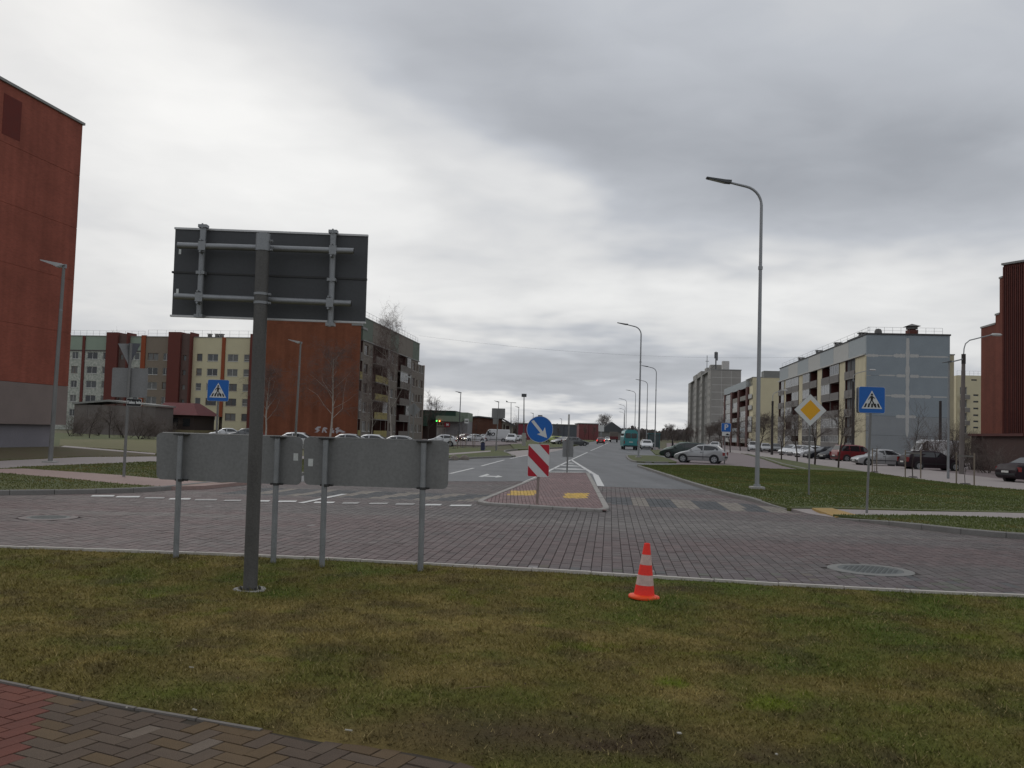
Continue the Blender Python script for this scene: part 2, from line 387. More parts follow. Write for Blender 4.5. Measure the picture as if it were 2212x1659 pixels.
for i in np.where(single)[0]:
    key = tuple(np.round(bc[i]/.02).astype(int))
    if key not in shade: shade[key] = npmesh('paving_block', loc, fl, m_block, np.repeat((np.array(key)*.02)[None], 8, 0))
    place('paving_block', shade[key], apron, (bx[i], by[i], zj[i]), (0, 0, -GRID+ang[i]))
# ---- splitter island
isl_px = [(1030, 1087), (1040, 1082), (1157, 1034), (1182, 1023), (1272, 1024), (1290, 1054), (1317, 1102), (1312, 1107), (1180, 1100), (1040, 1091)]
isl = gp(isl_px); isl2 = isl+[isl[0]]
def area(p): return sum(a.x*b.y-b.x*a.y for a, b in zip(p, p[1:]+p[:1]))/2
sgn = 1 if area(isl) > 0 else -1
kerb('splitter_island_kerb', isl2, sgn, w=.16, h=.075, step=.62, m=mat('island_kerb', (.30, .285, .265), .85, var=.2, scale=3))
top = inset(isl2, sgn*.10)[:-1]
for p in top: p.z = .055
m_islp = mat('island_paving', (.190, .118, .112), .75, var=.12, scale=1, fine=.2)
io = S(sheet('splitter_island', [(p.x, p.y, .03) for p in top], m_bed))
# island blocks: joined pieces 10 x 20 cm
txy = [(p.x, p.y) for p in top]
gx, gy = np.meshgrid(np.arange(-30, 60)*.104, np.arange(90, 240)*.208, indexing='ij')
gy = gy+(np.round(gx/.104).astype(int) % 2)*.104
k2 = inpoly(gx, gy, txy); gx, gy = gx[k2], gy[k2]
tact = [[(G(x, y).x, G(x, y).y) for x, y in q] for q in ([(1106, 1064), (1158, 1063), (1157, 1074), (1096, 1074)], [(1222, 1069), (1271, 1069), (1268, 1081), (1216, 1080)])]
ci = np.array((.165, .100, .097))*(1+.12*rng.standard_normal(len(gx)))[:, None]
ci[fbm(gx, gy, .9, 21) > .62] *= 1.15
for q in tact: s_ = inpoly(gx, gy, q); ci[s_] = np.array((.52, .33, .05))*(1+.1*rng.standard_normal(s_.sum()))[:, None]
li = loc*np.array((.049/hu, .101/hv, 1))
v = (li[None]+np.stack([gx, gy, np.full(len(gx), .057)], -1)[:, None, :]).reshape(-1, 3)
f = (fl[None]+8*np.arange(len(gx))[:, None, None]).reshape(-1, 4)
o = place('island_block_field', npmesh('island_block_field', v, f, m_block, np.repeat(np.clip(ci, .02, .8), 8, 0)), io); o['kind'] = 'stuff'
# ---- right side
kr = chaikin(gp([(1697, 1100), (1668, 1094), (1549, 1066), (1471, 1041), (1420, 1023), (1374, 1007.5)]), 2)
kerb('right_road_kerb', kr, -1, near=75, h0=[.02, .05, .09])
v1 = inset(kr, -.07)[::-1]
for p in v1: p.z = .092
v1 += gp([(1700, 1096.5), (1796, 1097), (2072, 1104), (2480, 1114), (2480, 1086), (2260, 1063), (2084, 1047), (1969, 1033), (1884, 1021), (1800, 1017), (1714, 1014), (1640, 1012), (1575, 1004.5), (1460, 1004.5)], .092)
# order: along kerb from far to near, then the path side, then back along the car park
S(sheet('right_verge', v1, m_verge))
S(sheet('lay_by_paving', gp([(1350, 1012), (1560, 1030), (1580, 1000), (1452, 975), (1400, 962), (1352, 958)], -.02+.024), m_lot))
v2k = chaikin(gp([(1352, 985), (1354, 992), (1366, 999), (1400, 1000.5), (1448, 1001), (1462, 1001)]), 1)
kerb('lay_by_kerb', v2k, 1, near=90)
v2 = [Vector((p.x, p.y, .092)) for p in inset(v2k, .07)]+gp([(1462, 997), (1436, 988), (1418, 984)], .092)
S(sheet('lay_by_verge', v2, m_verge))
v2b = gp([(1416, 981), (1442, 984), (1452, 978), (1440, 972), (1405, 971)], .092)
S(sheet('bus_stop_verge', v2b, m_verge))
S(sheet('parking_lot', gp([(1440, 984), (1462, 1003), (1575, 1005.5), (1720, 1016), (1890, 1022.5), (2085, 1049), (2500, 1085), (2500, 1020), (2330, 985), (2120, 972), (1700, 958), (1440, 957)], .02), m_lot))
S(sheet('right_footpath', gp([(1560, 974.5), (1640, 985), (1688, 991), (1757, 1003), (1810, 1010), (1884, 1021), (1969, 1033), (2084, 1047), (2300, 1069), (2300, 1052), (2212, 1041), (2060, 1022), (1950, 1008), (1860, 998), (1740, 986), (1640, 977), (1560, 970)], .06), m_path))
v3 = gp([(1612, 980.5), (1646, 989.5), (1689, 1004), (1741, 1015.5), (1884, 1020.6), (1810, 1010), (1757, 1003), (1688, 991), (1640, 985), (1600, 979)], .095)
S(sheet('tree_verge', v3, m_verge))
kerb('car_park_kerb', gp([(1612, 981), (1646, 990), (1689, 1004.5), (1741, 1016), (1800, 1018)]), 1, near=80, h=.12)
S(sheet('crossing_path', gp([(1700, 1096), (1796, 1096), (2072, 1103), (2480, 1113), (2480, 1130), (2212, 1121), (2017, 1114), (1853, 1113.5)], .08)+[G(1800, 1117, .03), G(1745, 1109, .01)], m_path))
S(sheet('tactile_strip', gp([(1754, 1097.2), (1797, 1097.2)], .098)+[G(1853, 1112.5, .095), G(1806, 1116, .05)], m_tact))
krb = chaikin(gp([(1795, 1119), (1867, 1128), (1990, 1144.5), (2140, 1160), (2212, 1165), (2500, 1186)]), 1)
kerb('right_corner_kerb', krb, 1, step=.9, h0=[.02, .06, .1])
v4 = [Vector((p.x, p.y, .092)) for p in inset(krb, .07)]+gp([(2480, 1128), (2212, 1119.5), (2017, 1112.8), (1853, 1112.3)], .092)
S(sheet('right_corner_verge', v4, m_verge))
# ---- left side
kl = chaikin(gp([(-420, 1073), (0, 1070), (172, 1067.5), (330, 1063), (420, 1053), (560, 1036), (800, 1013), (975, 993), (1112, 987.5)]), 2)
kerb('left_corner_kerb', kl, 1, near=45, step=1.0)
vl = [Vector((p.x, p.y, .092)) for p in inset(kl, .07)]+gp([(1114, 984), (1090, 976), (1060, 969.5), (900, 962), (500, 950), (130, 935), (-420, 925)], .092)
S(sheet('left_verge', vl, m_verge))
S(sheet('pink_footpath', gp([(-300, 1013), (0, 1013), (52, 1012), (260, 1026), (336, 1033), (480, 1043), (560, 1037), (590, 1034), (575, 1036.5), (440, 1049.5), (356, 1051), (260, 1044.5), (130, 1031.5), (0, 1021), (-300, 1018)], .098), m_pathr))
S(sheet('tactile_strip_corner', gp([(364, 1050.5), (470, 1043.5), (540, 1038.5)], .102)+gp([(566, 1038.5), (440, 1051)], .03), mat('dull_tactile', (.25, .175, .065), .85, var=.2, scale=4, fine=.25)))
S(sheet('grey_footpath', gp([(-300, 1002), (0, 995.5), (182, 987), (336, 986), (900, 984), (1060, 973), (1060, 975.5), (900, 988), (600, 992), (336, 996.4), (47, 1008), (0, 1012), (-300, 1012)], .098), m_path))
m_vb = mat('brown_grass', (.092, .068, .034), .95, var=.35, scale=.8, fine=.3, col2=(.07, .066, .026))
m_vy = mat('pale_grass', (.14, .125, .05), .95, var=.25, scale=.4, fine=.3, col2=(.11, .11, .04))
S(sheet('brown_verge', gp([(-300, 1001), (0, 994.5), (182, 986), (336, 985), (336, 981), (250, 971), (130, 964), (-300, 962)], .097), m_vb))
S(sheet('pale_lawn', gp([(128, 963), (250, 970), (336, 979), (700, 985), (760, 962), (400, 950), (130, 949)], .102), m_vy))
S(sheet('lawn_path', gp([(130, 965), (336, 981.5), (336, 979), (230, 970), (140, 962.5)], .107), m_path))
S(sheet('left_street', gp([(560, 954), (1050, 962), (1132, 958), (1132, 951), (900, 948), (560, 945)], .10), m_lot))
S(sheet('side_entry_paving', gp([(1115, 988), (1090, 976.5), (1129, 972.5), (1215, 969), (1250, 963), (1180, 979)], .006), m_path))
kerb('side_entry_kerb', chaikin(gp([(1112, 988), (1104, 983), (1088, 976.5), (1100, 973), (1132, 971), (1200, 969), (1235, 964)]), 1), 1, near=120)
S(sheet('far_left_verge', gp([(1112, 970), (1135, 970), (1230, 964), (1302, 948.5), (1306, 945.5), (1240, 949), (1100, 956)], .095), m_verge))
# ---- road markings (thin sheets above the surface)
mk = 0
nmark = [0]
def mark(pts, z=.010, name='road_marking'):
    nmark[0] += 1
    return S(sheet(name, gp(pts, z), m_paintw if nmark[0] in (3, 5, 6, 10, 11, 12) else m_paint))
def line(x0, y0, x1, y1, w=.13, z=.010):
    a, b = G(x0, y0, z), G(x1, y1, z); t = (b-a).normalized(); n = Vector((-t.y, t.x, 0))*w/2
    return S(sheet('lane_line', [a+n, b+n, b-n, a-n], m_paint))
def z3(x0, x1, y): return [(x0*.3125, 950.5+y*.3125-1.4), (x1*.3125, 950.5+y*.3125-1.4), ((x1-12)*.3125, 950.5+y*.3125+1.6), ((x0-14)*.3125, 950.5+y*.3125+1.6)]
for a, b, y in ((640, 795, 385), (812, 972, 391), (1008, 1142, 399), (1178, 1322, 406), (1355, 1505, 412), (1556, 1672, 417), (1740, 1870, 420), (1930, 2055, 423)): mark(z3(a, b, y), name='give_way_dash')
for a, b, y in ((1184, 1322, 596), (1380, 1492, 600), (1565, 1692, 603), (1748, 1876, 607), (1950, 2062, 612), (2124, 2270, 617)):
    k = lambda X, Y: (311+X*.3125, 898.6+Y*.3125)
    mark([k(a, y-4), k(b, y-4), k(b-14, y+6), k(a-14, y+6)], name='give_way_dash')
line(649, 1086.5, 744, 1067, .16)
for q in ((972, 1023, 1023, 1011), (1040, 1006.5, 1089, 993.5), (1102, 990.5, 1139, 983), (1150, 980.5, 1178, 975)): line(*q, w=.15)
# direction arrow (turn left / ahead)
a0 = G(1070, 1028.5, .005); 
def arrow_pts(): return [(1033, 1029.5), (1052, 1023.5), (1058, 1025), (1050, 1027.2), (1072, 1028.3), (1076, 1027), (1086, 1029.8), (1070, 1031.5), (1071, 1030.2), (1046, 1029.2), (1042, 1030.2)]
S(sheet('lane_arrow', gp(arrow_pts(), .010), m_paint))
line(1133, 1042, 1160, 1030, .2); line(1160, 1030, 1187, 1016.5, .15); line(1187, 1016.5, 1234, 993, .15)
line(1234, 993, 1259, 1009, .18); line(1259, 1009, 1286.5, 1026, .2); line(1286.5, 1026, 1298, 1050, .26)
for x0, x1, y in ((1214, 1247, 1000), (1205, 1257, 1006), (1195, 1267, 1013), (1186, 1278, 1020.5)): line(x0+9, y, x1-9, y+.4, 1.3)
for q in ((1234, 993, 1269, 977), (1276, 973.5, 1303, 962), (1306, 960.5, 1314, 956.5), (1316, 955, 1320, 952)): line(*q, w=.15)
# ---- foreground: grass island with its own relief, then blades
def kyf(x): return np.interp(x, kxs, kys)
pav = [G(x, y) for x, y in ((-900, 1330), (-300, 1405), (0, 1467), (300, 1527), (500, 1559), (700, 1596), (890, 1619), (985, 1638), (1045, 1659), (1150, 1700), (1300, 1770), (1600, 1960), (2400, 2500), (2900, 2800))]
pxs = np.array([p.x for p in pav]); pys = np.array([p.y for p in pav])
gxs = np.linspace(-13, 11, 220); rows = 110
gxx = np.repeat(gxs[:, None], rows, 1); t = np.linspace(0, 1, rows)[None]
y0 = np.where(gxx < pxs[-1], np.interp(gxx, pxs, pys)-.035, 2.5); y1 = kyf(gxx)-.004
gyy = y0+(y1-y0)*t
def hgt(x, y): return (.048+(fbm(x, y, 1.1, 5)-.5)*.05*np.clip((kyf(x)-y)/.8, 0, 1)+(fbm(x, y, 5, 8)-.5)*.024)*np.clip(.12+(y-np.interp(x, pxs, pys))/.55, .05, 1)
gz = hgt(gxx, gyy); gz[:, 0] = -.02
mud = lambda x, y: np.clip(1.15-np.hypot((x-.1)/1.5, (y-5.75)/.55), 0, 1)+np.clip(1.0-np.hypot((x-1.75)/.7, (y-11.3)/.5), 0, .9)+np.clip((fbm(x, y, 1.3, 31)-.60)*5, 0, .8)*np.clip((8.5-y)/2.5, 0, 1)
def gcol(x, y, r):
    g1 = fbm(x, y, .55, 41); g2 = fbm(x, y, 2.2, 44)
    olive = np.array((.172, .142, .042)); straw = np.array((.30, .23, .082)); green = np.array((.110, .138, .028)); moss = np.array((.150, .185, .020)); dark = np.array((.088, .062, .036))
    c = np.broadcast_to(olive, (len(x), 3)).copy()
    def mixc(c, k, w): w = np.clip(w, 0, 1)[:, None]; return c*(1-w)+k*w
    c = mixc(c, straw, (g1-.46)*1.6+(g2-.5)*1.8+(r-.5)*1.0); c = mixc(c, green, (.53-g1)*1.8+(fbm(x, y, 1.6, 47)-.47)*2.0+np.clip((x-3.5)/6, 0, .45))
    mz = np.clip(1.1-np.hypot((x-1.25)/.8, (y-7.1)/.35), 0, 1)+np.clip(1-np.hypot((x-.75)/.4, (y-8.2)/.4), 0, 1)+np.clip(1-np.hypot((x-2.0)/.5, (y-6.6)/.3), 0, 1)+.5*np.clip(1-np.hypot((x+1.2)/.6, (y-10.3)/.4), 0, 1)
    c = mixc(c, moss, np.clip(mz, 0, 1)*(fbm(x, y, 4, 52)-.28)*3.4+(fbm(x, y, 3.2, 53)-.68)*3); c = mixc(c, dark, mud(x, y)*.85+np.clip((fbm(x, y, 3.1, 57)-.56)*3, 0, .45))
    return c
v = np.stack([gxx, gyy, gz], -1).reshape(-1, 3)
ii = np.arange(220*rows).reshape(220, rows)
f = np.stack([ii[:-1, :-1], ii[1:, :-1], ii[1:, 1:], ii[:-1, 1:]], -1).reshape(-1, 4)
rg = np.random.default_rng(5)
m_soil = mat('island_soil', attr=True, rough=.95, var=.3, scale=9, bump=.8, bscale=45, spec=.1, fine=.35)
S(place('grass_island', npmesh('grass_island', v, f, m_soil, gcol(v[:, 0], v[:, 1], rg.random(len(v)))*.75, True)))
NB = 430000
yy = 4.4+(13.6-4.4)*rg.random(NB*2)**1.25; xx = (rg.random(NB*2)-.5)*2*(yy*.60+.5)
ok = (yy < kyf(xx)-.015) & (yy > np.where(xx < pxs[-1], np.interp(xx, pxs, pys)+.0, 0))
ok &= rg.random(NB*2) > .72*np.clip(mud(xx, yy), 0, 1)
xx, yy = xx[ok][:NB], yy[ok][:NB]; nb = len(xx)
tuft = np.clip((fbm(xx, yy, 6.5, 63)-.60)*9, 0, 1)*np.clip((fbm(xx, yy, .9, 64)-.42)*5, 0, 1)
for _q in ((379.5, 1213), (590, 1224), (695, 1232), (908, 1241), (540, 1283)): _p = G(*_q); tuft = np.maximum(tuft, np.clip(1.5-np.hypot(xx-_p.x, yy-_p.y)/.14, 0, 1))
L = (.020+.030*rg.random(nb)**2)*(.75+.6*fbm(xx, yy, 1.7, 61))*(1+1.5*tuft*rg.random(nb)); wd = .0022+.0018*rg.random(nb)+.00022*yy
th = rg.random(nb)*2*np.pi; lean = .5+.95*rg.random(nb); ph = rg.random(nb)*np.pi
b0 = np.stack([xx, yy, hgt(xx, yy)-.004], -1)
side = np.stack([np.cos(ph), np.sin(ph), 0*ph], -1)*wd[:, None]
tip = b0+np.stack([np.cos(th)*np.sin(lean)*L, np.sin(th)*np.sin(lean)*L, np.cos(lean)*L], -1)
v = np.stack([b0-side, b0+side, tip], 1).reshape(-1, 3); f = np.arange(nb*3).reshape(-1, 3)
cc = gcol(xx, yy, rg.random(nb))*(.75+.6*rg.random(nb))[:, None]
cc[rg.random(nb) > .94] = (.34, .27, .12)
m_blade = mat('grass_blade', attr=True, rough=.8, var=.05, spec=.15, fine=.03)
tag(place('grass', npmesh('grass', v, f, m_blade, np.repeat(cc, 3, 0))), 'short olive and straw coloured winter grass covering the near island', 'grass', kind='stuff')
HOLES = [SHEETS[nm] for nm in ('pink_footpath', 'grey_footpath', 'brown_verge', 'pale_lawn', 'lawn_path', 'crossing_path', 'right_footpath', 'tactile_strip_corner')]
# verge blades on the other lawns (short, green)
def lawn(name, poly, dens, z, base, label, hmax=.045):
    xs = [p.x for p in poly]; ys = [p.y for p in poly]; x0, x1, y0, y1 = max(min(xs), -30), min(max(xs), 32), min(ys), min(max(ys), 62)
    k = int((x1-x0)*(y1-y0)*dens); X = x0+(x1-x0)*rg.random(k); Y = y0+(y1-y0)*rg.random(k)
    q = inpoly(X, Y, [(p.x, p.y) for p in poly])
    for hp in HOLES: q &= ~inpoly(X, Y, [(p.x, p.y) for p in hp])
    X, Y = X[q], Y[q]; m_ = len(X)
    w_ = .006+.0006*Y; l_ = hmax*(.4+.8*rg.random(m_)); a = rg.random(m_)*6.28; le = .8*rg.random(m_); p = rg.normal(0, .6, m_)
    B = np.stack([X, Y, np.full(m_, z-.01)], -1); sd = np.stack([np.cos(p), np.sin(p), 0*p], -1)*w_[:, None]
    T = B+np.stack([np.cos(a)*np.sin(le)*l_, np.sin(a)*np.sin(le)*l_, np.cos(le)*l_+.01], -1)
    V_ = np.stack([B-sd, B+sd, T], 1).reshape(-1, 3)
    c = np.array(base)*(.8+.5*rg.random(m_))[:, None]; g = fbm(X, Y, .35, 71)[:, None]; c = c*(.75+.5*g); c[fbm(X, Y, .8, 75) > .62] *= (1.35, 1.05, 1.1)
    tag(place(name, npmesh(name, V_, np.arange(m_*3).reshape(-1, 3), m_blade, np.repeat(c, 3, 0))), label, 'grass', kind='stuff')
lawn('lawn_grass', v1, 190, .092, (.118, .140, .046), 'dark green mown grass on the right verge')
lawn('lawn_grass', v4, 300, .092, (.118, .140, .046), 'green grass strip behind the right corner kerb')
lawn('lawn_grass', vl, 110, .092, (.122, .130, .046), 'dull green grass on the left corner verge')
# dead leaves trodden into the grass
k_ = 420; lx = rg.uniform(-4.5, 5, k_); ly = rg.uniform(4.6, 12, k_); q_ = (ly < kyf(lx)-.1) & (ly > np.where(lx < pxs[-1], np.interp(lx, pxs, pys), 0)); lx, ly = lx[q_], ly[q_]; k_ = len(lx)
la = rg.uniform(0, 6.28, k_); ls = rg.uniform(.008, .02, k_); lb_ = np.stack([lx, ly, hgt(lx, ly)+.012], -1)[:, None, :]
lq = np.array([(-1, 0, 0), (0, -.5, .25), (1, 0, .1), (0, .5, .3)])[None]*ls[:, None, None]
lv = np.stack([lq[..., 0]*np.cos(la)[:, None]-lq[..., 1]*np.sin(la)[:, None], lq[..., 0]*np.sin(la)[:, None]+lq[..., 1]*np.cos(la)[:, None], lq[..., 2]], -1)+lb_
lc = np.array((.075, .042, .022))*(.5+rg.random(k_))[:, None]
tag(place('dead_leaves', npmesh('dead_leaves', lv.reshape(-1, 3), np.arange(k_*4).reshape(-1, 4), m_blade, np.repeat(lc, 4, 0))), 'scattered brown dead leaves trodden into the near grass', 'leaves', kind='stuff')
# ---- foreground footway: herringbone blocks, one object each
foot = S(sheet('footway', [(p.x, p.y-.01, -.014) for p in pav[:-3]]+[Vector((1.0, 2.2, -.014)), Vector((-9, 2.2, -.014))], mat('footway_sand', (.060, .050, .040), .95, var=.3, scale=6, spec=.1)))
BLw, BLl, gap = .125, .25, .0022
hl = np.array([(-BLl/2+gap, -BLw/2+gap, -.03), (BLl/2-gap, -BLw/2+gap, -.03), (BLl/2-gap, BLw/2-gap, -.03), (-BLl/2+gap, BLw/2-gap, -.03)])
hb = hl.copy(); b_ = .0035; hb[:, 2] = 0; hb[:, 0] -= np.sign(hb[:, 0])*b_; hb[:, 1] -= np.sign(hb[:, 1])*b_
hl = np.concatenate([hl, hb])
palette = dict(red=[(.125, .052, .044), (.14, .060, .048), (.11, .048, .042)], grey=[(.080, .070, .062), (.092, .082, .072), (.070, .062, .057)], yel=[(.104, .080, .046), (.092, .071, .043), (.115, .090, .056)], lite=[(.15, .142, .13)])
_mean = {'red': np.array((.118, .060, .052))}
for k in palette: palette[k] = [tuple(np.array(c)*.55+_mean.get(k, np.array((.088, .070, .054)))*.45*1.0) for c in palette[k]]
hm = {k: [npmesh('paver', hl, fl, m_foot, np.repeat((np.array(c)*(1.25, 1.12, 1.02))[None], 8, 0)) for c in v] for k, v in palette.items()}
rp = random.Random(4); ca, sa = math.cos(math.radians(64)), math.sin(math.radians(64))
cnt = 0
for i in range(-70, 70):
    for j in range(-70, 70):
        # herringbone tiling on a grid of BLw cells
        k = (i-j) % 4
        if k == 0: cx_, cy_, rot = (i+1)*BLw, (j+.5)*BLw, 0
        elif k == 3: cx_, cy_, rot = (i+.5)*BLw, (j+1)*BLw, math.pi/2
        else: continue
        x = cx_*ca-cy_*sa-1.6; y = cx_*sa+cy_*ca+4.9
        if y < 4.15 or x < -3.9-(y-4.2)*.5 or x > pxs[-1] or abs(x) > y*.62+.25: continue
        if y > np.interp(x, pxs, pys)-.025: continue
        u = x+.35*(vn(x, y, 1.3, 91)-.5)
        fam = 'red' if u < -2.62+(y-5)*-.35 else ('yel' if rp.random() < .55 else 'grey')
        if u > -.55 and rp.random() < .7: fam = 'red' if u > -.3 else 'grey'
        if -2.7 < u < -1.9 and rp.random() < .6: fam = 'grey'
        if rp.random() < .05: fam = 'lite'
        place('paver', rp.choice(hm[fam]), foot, (x, y, -.008+rp.gauss(0, .0015)), (rp.gauss(0, .006), rp.gauss(0, .006), rot+math.radians(64))); cnt += 1
pe = kerb('footway_edging', chaikin([Vector((p.x, p.y, 0)) for p in pav[1:6]], 1), -1, w=.05, h=.006, step=.5, m=mat('dark_edging', (.16, .145, .13), .85, var=.25, scale=4))
# ================================================================== SIGNS, LAMPS, STREET FURNITURE
m_galv = mat('galvanised_steel', (.26, .27, .28), .5, .55, var=.2, scale=6, fine=.2)
m_galvd = mat('dull_galvanised_pole', (.20, .20, .195), .65, .3, var=.35, scale=3, streak=.25, fine=.2)
m_dkpole = mat('weathered_pole', (.105, .102, .098), .65, .3, var=.4, scale=3.5, streak=.3, fine=.25)
m_board = mat('board_back', (.072, .075, .080), .6, .3, var=.12, scale=2)
m_alu = mat('sign_back', (.212, .214, .214), .6, .25, var=.22, scale=1.6, fine=.16, streak=.4)
m_alum_edge = mat('board_edge', (.5, .5, .5), .45, .5)
m_stick = mat('white_sticker', (.62, .64, .63), .7)
m_dark = mat('dark_clamp', (.05, .05, .05), .6, .3)
m_blue = mat('sign_blue', (.008, .115, .42), .45, var=.05)
m_white = mat('sign_white', (.60, .61, .60), .5, var=.05)
m_black = mat('sign_black', (.012, .012, .013), .5)
m_red = mat('sign_red', (.42, .010, .025), .45, var=.06)
m_yel = mat('sign_yellow', (.72, .36, .010), .45, var=.05)
m_conc = mat('cast_concrete', (.33, .32, .30), .9, var=.25, scale=4, bump=.3)
def rrect(x0, x1, z0, z1, r, n=4):
    out = []
    for cx, cz, a0 in ((x1-r, z0+r, -90), (x1-r, z1-r, 0), (x0+r, z1-r, 90), (x0+r, z0+r, 180)):
        for k in range(n+1):
            a = math.radians(a0+90*k/n); out.append((cx+r*math.cos(a), cz+r*math.sin(a)))
    return out
def clamp_ring(x, y, z, r, parent, w=.035, name='clamp', m=None):
    mb = MB(m or m_galv); mb.cyl((x, y, z-w/2), (x, y, z+w/2), r+.006, n=16); mb.box(x+r-.002, x+r+.035, y-.012, y+.012, z-w/2+.003, z+w/2-.003)
    mb.cyl((x+r+.02, y-.03, z), (x+r+.02, y+.03, z), .008, n=6)
    return mb.build(name, parent)

# ---- big direction board seen from behind, on one thick pole
Yb = 10.25; base = G(540, 1283)
big = empty('direction_board', base, 0, 'large dark grey direction board seen from behind on one thick pole in the island grass', 'road sign')
ptop = at(570, 507, base.y+.02)-base
lean = (ptop.x/ptop.z)
pr = .078
MB(m_dkpole).cyl((0, 0, -.05), (ptop.x, 0, ptop.z), pr, pr*.97, n=28).build('pole', big)
cap = MB(m_galv).cyl((ptop.x-.0*lean, 0, ptop.z-.17), (ptop.x, 0, ptop.z+.004), pr+.004, n=28); cap.build('pole_cap', big)
cm = MB(m_conc)
ring = []
for k in range(28):
    a = k*2*math.pi/28; r = .17+.05*vn(math.cos(a)*2+9, math.sin(a)*2, 1.0, 3)
    ring.append((r, a))
vs = [(r*math.cos(a), r*math.sin(a)*.9, .02) for r, a in ring]+[(r*.9*math.cos(a), r*.82*math.sin(a), .062) for r, a in ring]+[(.085*math.cos(a), .085*math.sin(a), .045) for r, a in ring]
n_ = 28
cm.add(vs, [(i, (i+1) % n_, n_+(i+1) % n_, n_+i) for i in range(n_)]+[(n_+i, n_+(i+1) % n_, 2*n_+(i+1) % n_, 2*n_+i) for i in range(n_)]); cm.build('footing', big)
mb = MB(m_dark)
for k in range(8):
    a = k*.785; mb.cyl((.11*math.cos(a), .10*math.sin(a), .03), (.11*math.cos(a), .10*math.sin(a), .085), .012, n=6)
mb.build('anchor_bolt', big)['kind'] = 'stuff'
yb = .30
def lb(px, py, y): return at(px, py, base.y+y)-base
TL, TR, BL, BR = lb(379, 493, yb), lb(795, 509, yb), lb(371, 682, yb), lb(789, 697, yb)
def bi(u, v): return (TL*(1-u)+TR*u)*(1-v)+(BL*(1-u)+BR*u)*v
mid0 = .503
def boardhalf(v0, v1):
    mb = MB(m_board); c = [bi(0, v0), bi(1, v0), bi(1, v1), bi(0, v1)]; d = Vector((0, .028, 0))
    mb.add(c+[p+d for p in c], [(0, 1, 2, 3), (7, 6, 5, 4), (0, 4, 5, 1), (1, 5, 6, 2), (2, 6, 7, 3), (3, 7, 4, 0)]); return mb
boardhalf(0, mid0-.006).build('board', big); boardhalf(mid0+.006, 1).build('board', big)
for v_, ext, m_ in ((0, .004, m_alum_edge), (1, .008, m_alum_edge), (mid0, .008, m_dark)):
    a, b = bi(-ext, v_), bi(1+ext*.2, v_); MB(m_).add([a+Vector((0, -.012, -.011)), b+Vector((0, -.012, -.011)), b+Vector((0, -.012, .011)), a+Vector((0, -.012, .011)), a+Vector((0, .032, -.011)), b+Vector((0, .032, -.011)), b+Vector((0, .032, .011)), a+Vector((0, .032, .011))],
        [(0, 1, 2, 3), (7, 6, 5, 4), (0, 4, 5, 1), (3, 2, 6, 7), (0, 3, 7, 4), (1, 5, 6, 2)]).build('edge_rail' if m_ is m_alum_edge else 'seam_rail', big)
z2 = lambda X, Y: (345.6+X*.2969, 466.6+Y*.2969)
yh, yv = .125, .215
for (x0, y0, x1, y1) in ((130, 213, 1410, 256), (107, 583, 1391, 637)):
    a, b = lb(*z2(x0, y0), yh), lb(*z2(x1, y1), yh); t = MB(m_galv).cyl(a, b, .036, n=18).build('cross_tube', big)
    MB(m_dark).cyl(b-(b-a).normalized()*.002, b+(b-a).normalized()*.004, .030, n=14).build('tube_end', t)
for (x0, y0, x1, y1) in ((317, 76, 285, 728), (1262, 116, 1240, 790)):
    a, b = lb(*z2(x0, y0), yv), lb(*z2(x1, y1), yv); MB(m_galv).cyl(a, b, .036, n=18).build('upright_tube', big)
    for v_ in (.0, .52, 1.0):
        p = a*(1-v_)+b*v_; m2 = MB(m_galv); m2.box(p.x-.05, p.x+.05, p.y-.045, p.y+.05, p.z-.018, p.z+.018); m2.cyl((p.x, p.y-.04, p.z-.028), (p.x, p.y-.04, p.z+.028), .011, n=6); m2.build('bracket', big)
    for (hx0, hy0, hx1, hy1) in ((130, 213, 1410, 256), (107, 583, 1391, 637)):
        tt = (x0-hx0)/(hx1-hx0); q = lb(*z2((x0+x1)/2+(10 if hy0 < 300 else -12), hy0+(hy1-hy0)*tt), yh)
        m2 = MB(m_galv); m2.box(q.x-.042, q.x+.042, q.y-.040, q.y-.037, q.z-.052, q.z+.052); m2.cyl((q.x-.018, q.y-.045, q.z+.068), (q.x-.018, q.y+.05, q.z+.068), .013, n=6); m2.cyl((q.x-.018, q.y-.045, q.z-.068), (q.x-.018, q.y+.05, q.z-.068), .013, n=6); m2.build('cross_clamp', big)
for Y in (180, 245, 568, 632):
    p = lb(*z2(757-Y*.035, Y), 0); clamp_ring(ptop.x*p.z/ptop.z, 0, p.z, pr, big, .03)
for X, Y in ((146, 260), (127, 548)):
    p = lb(*z2(X, Y), yb-.004); MB(m_stick).box(p.x-.014, p.x+.014, p.y-.002, p.y, p.z-.03, p.z+.03).build('sticker', big)

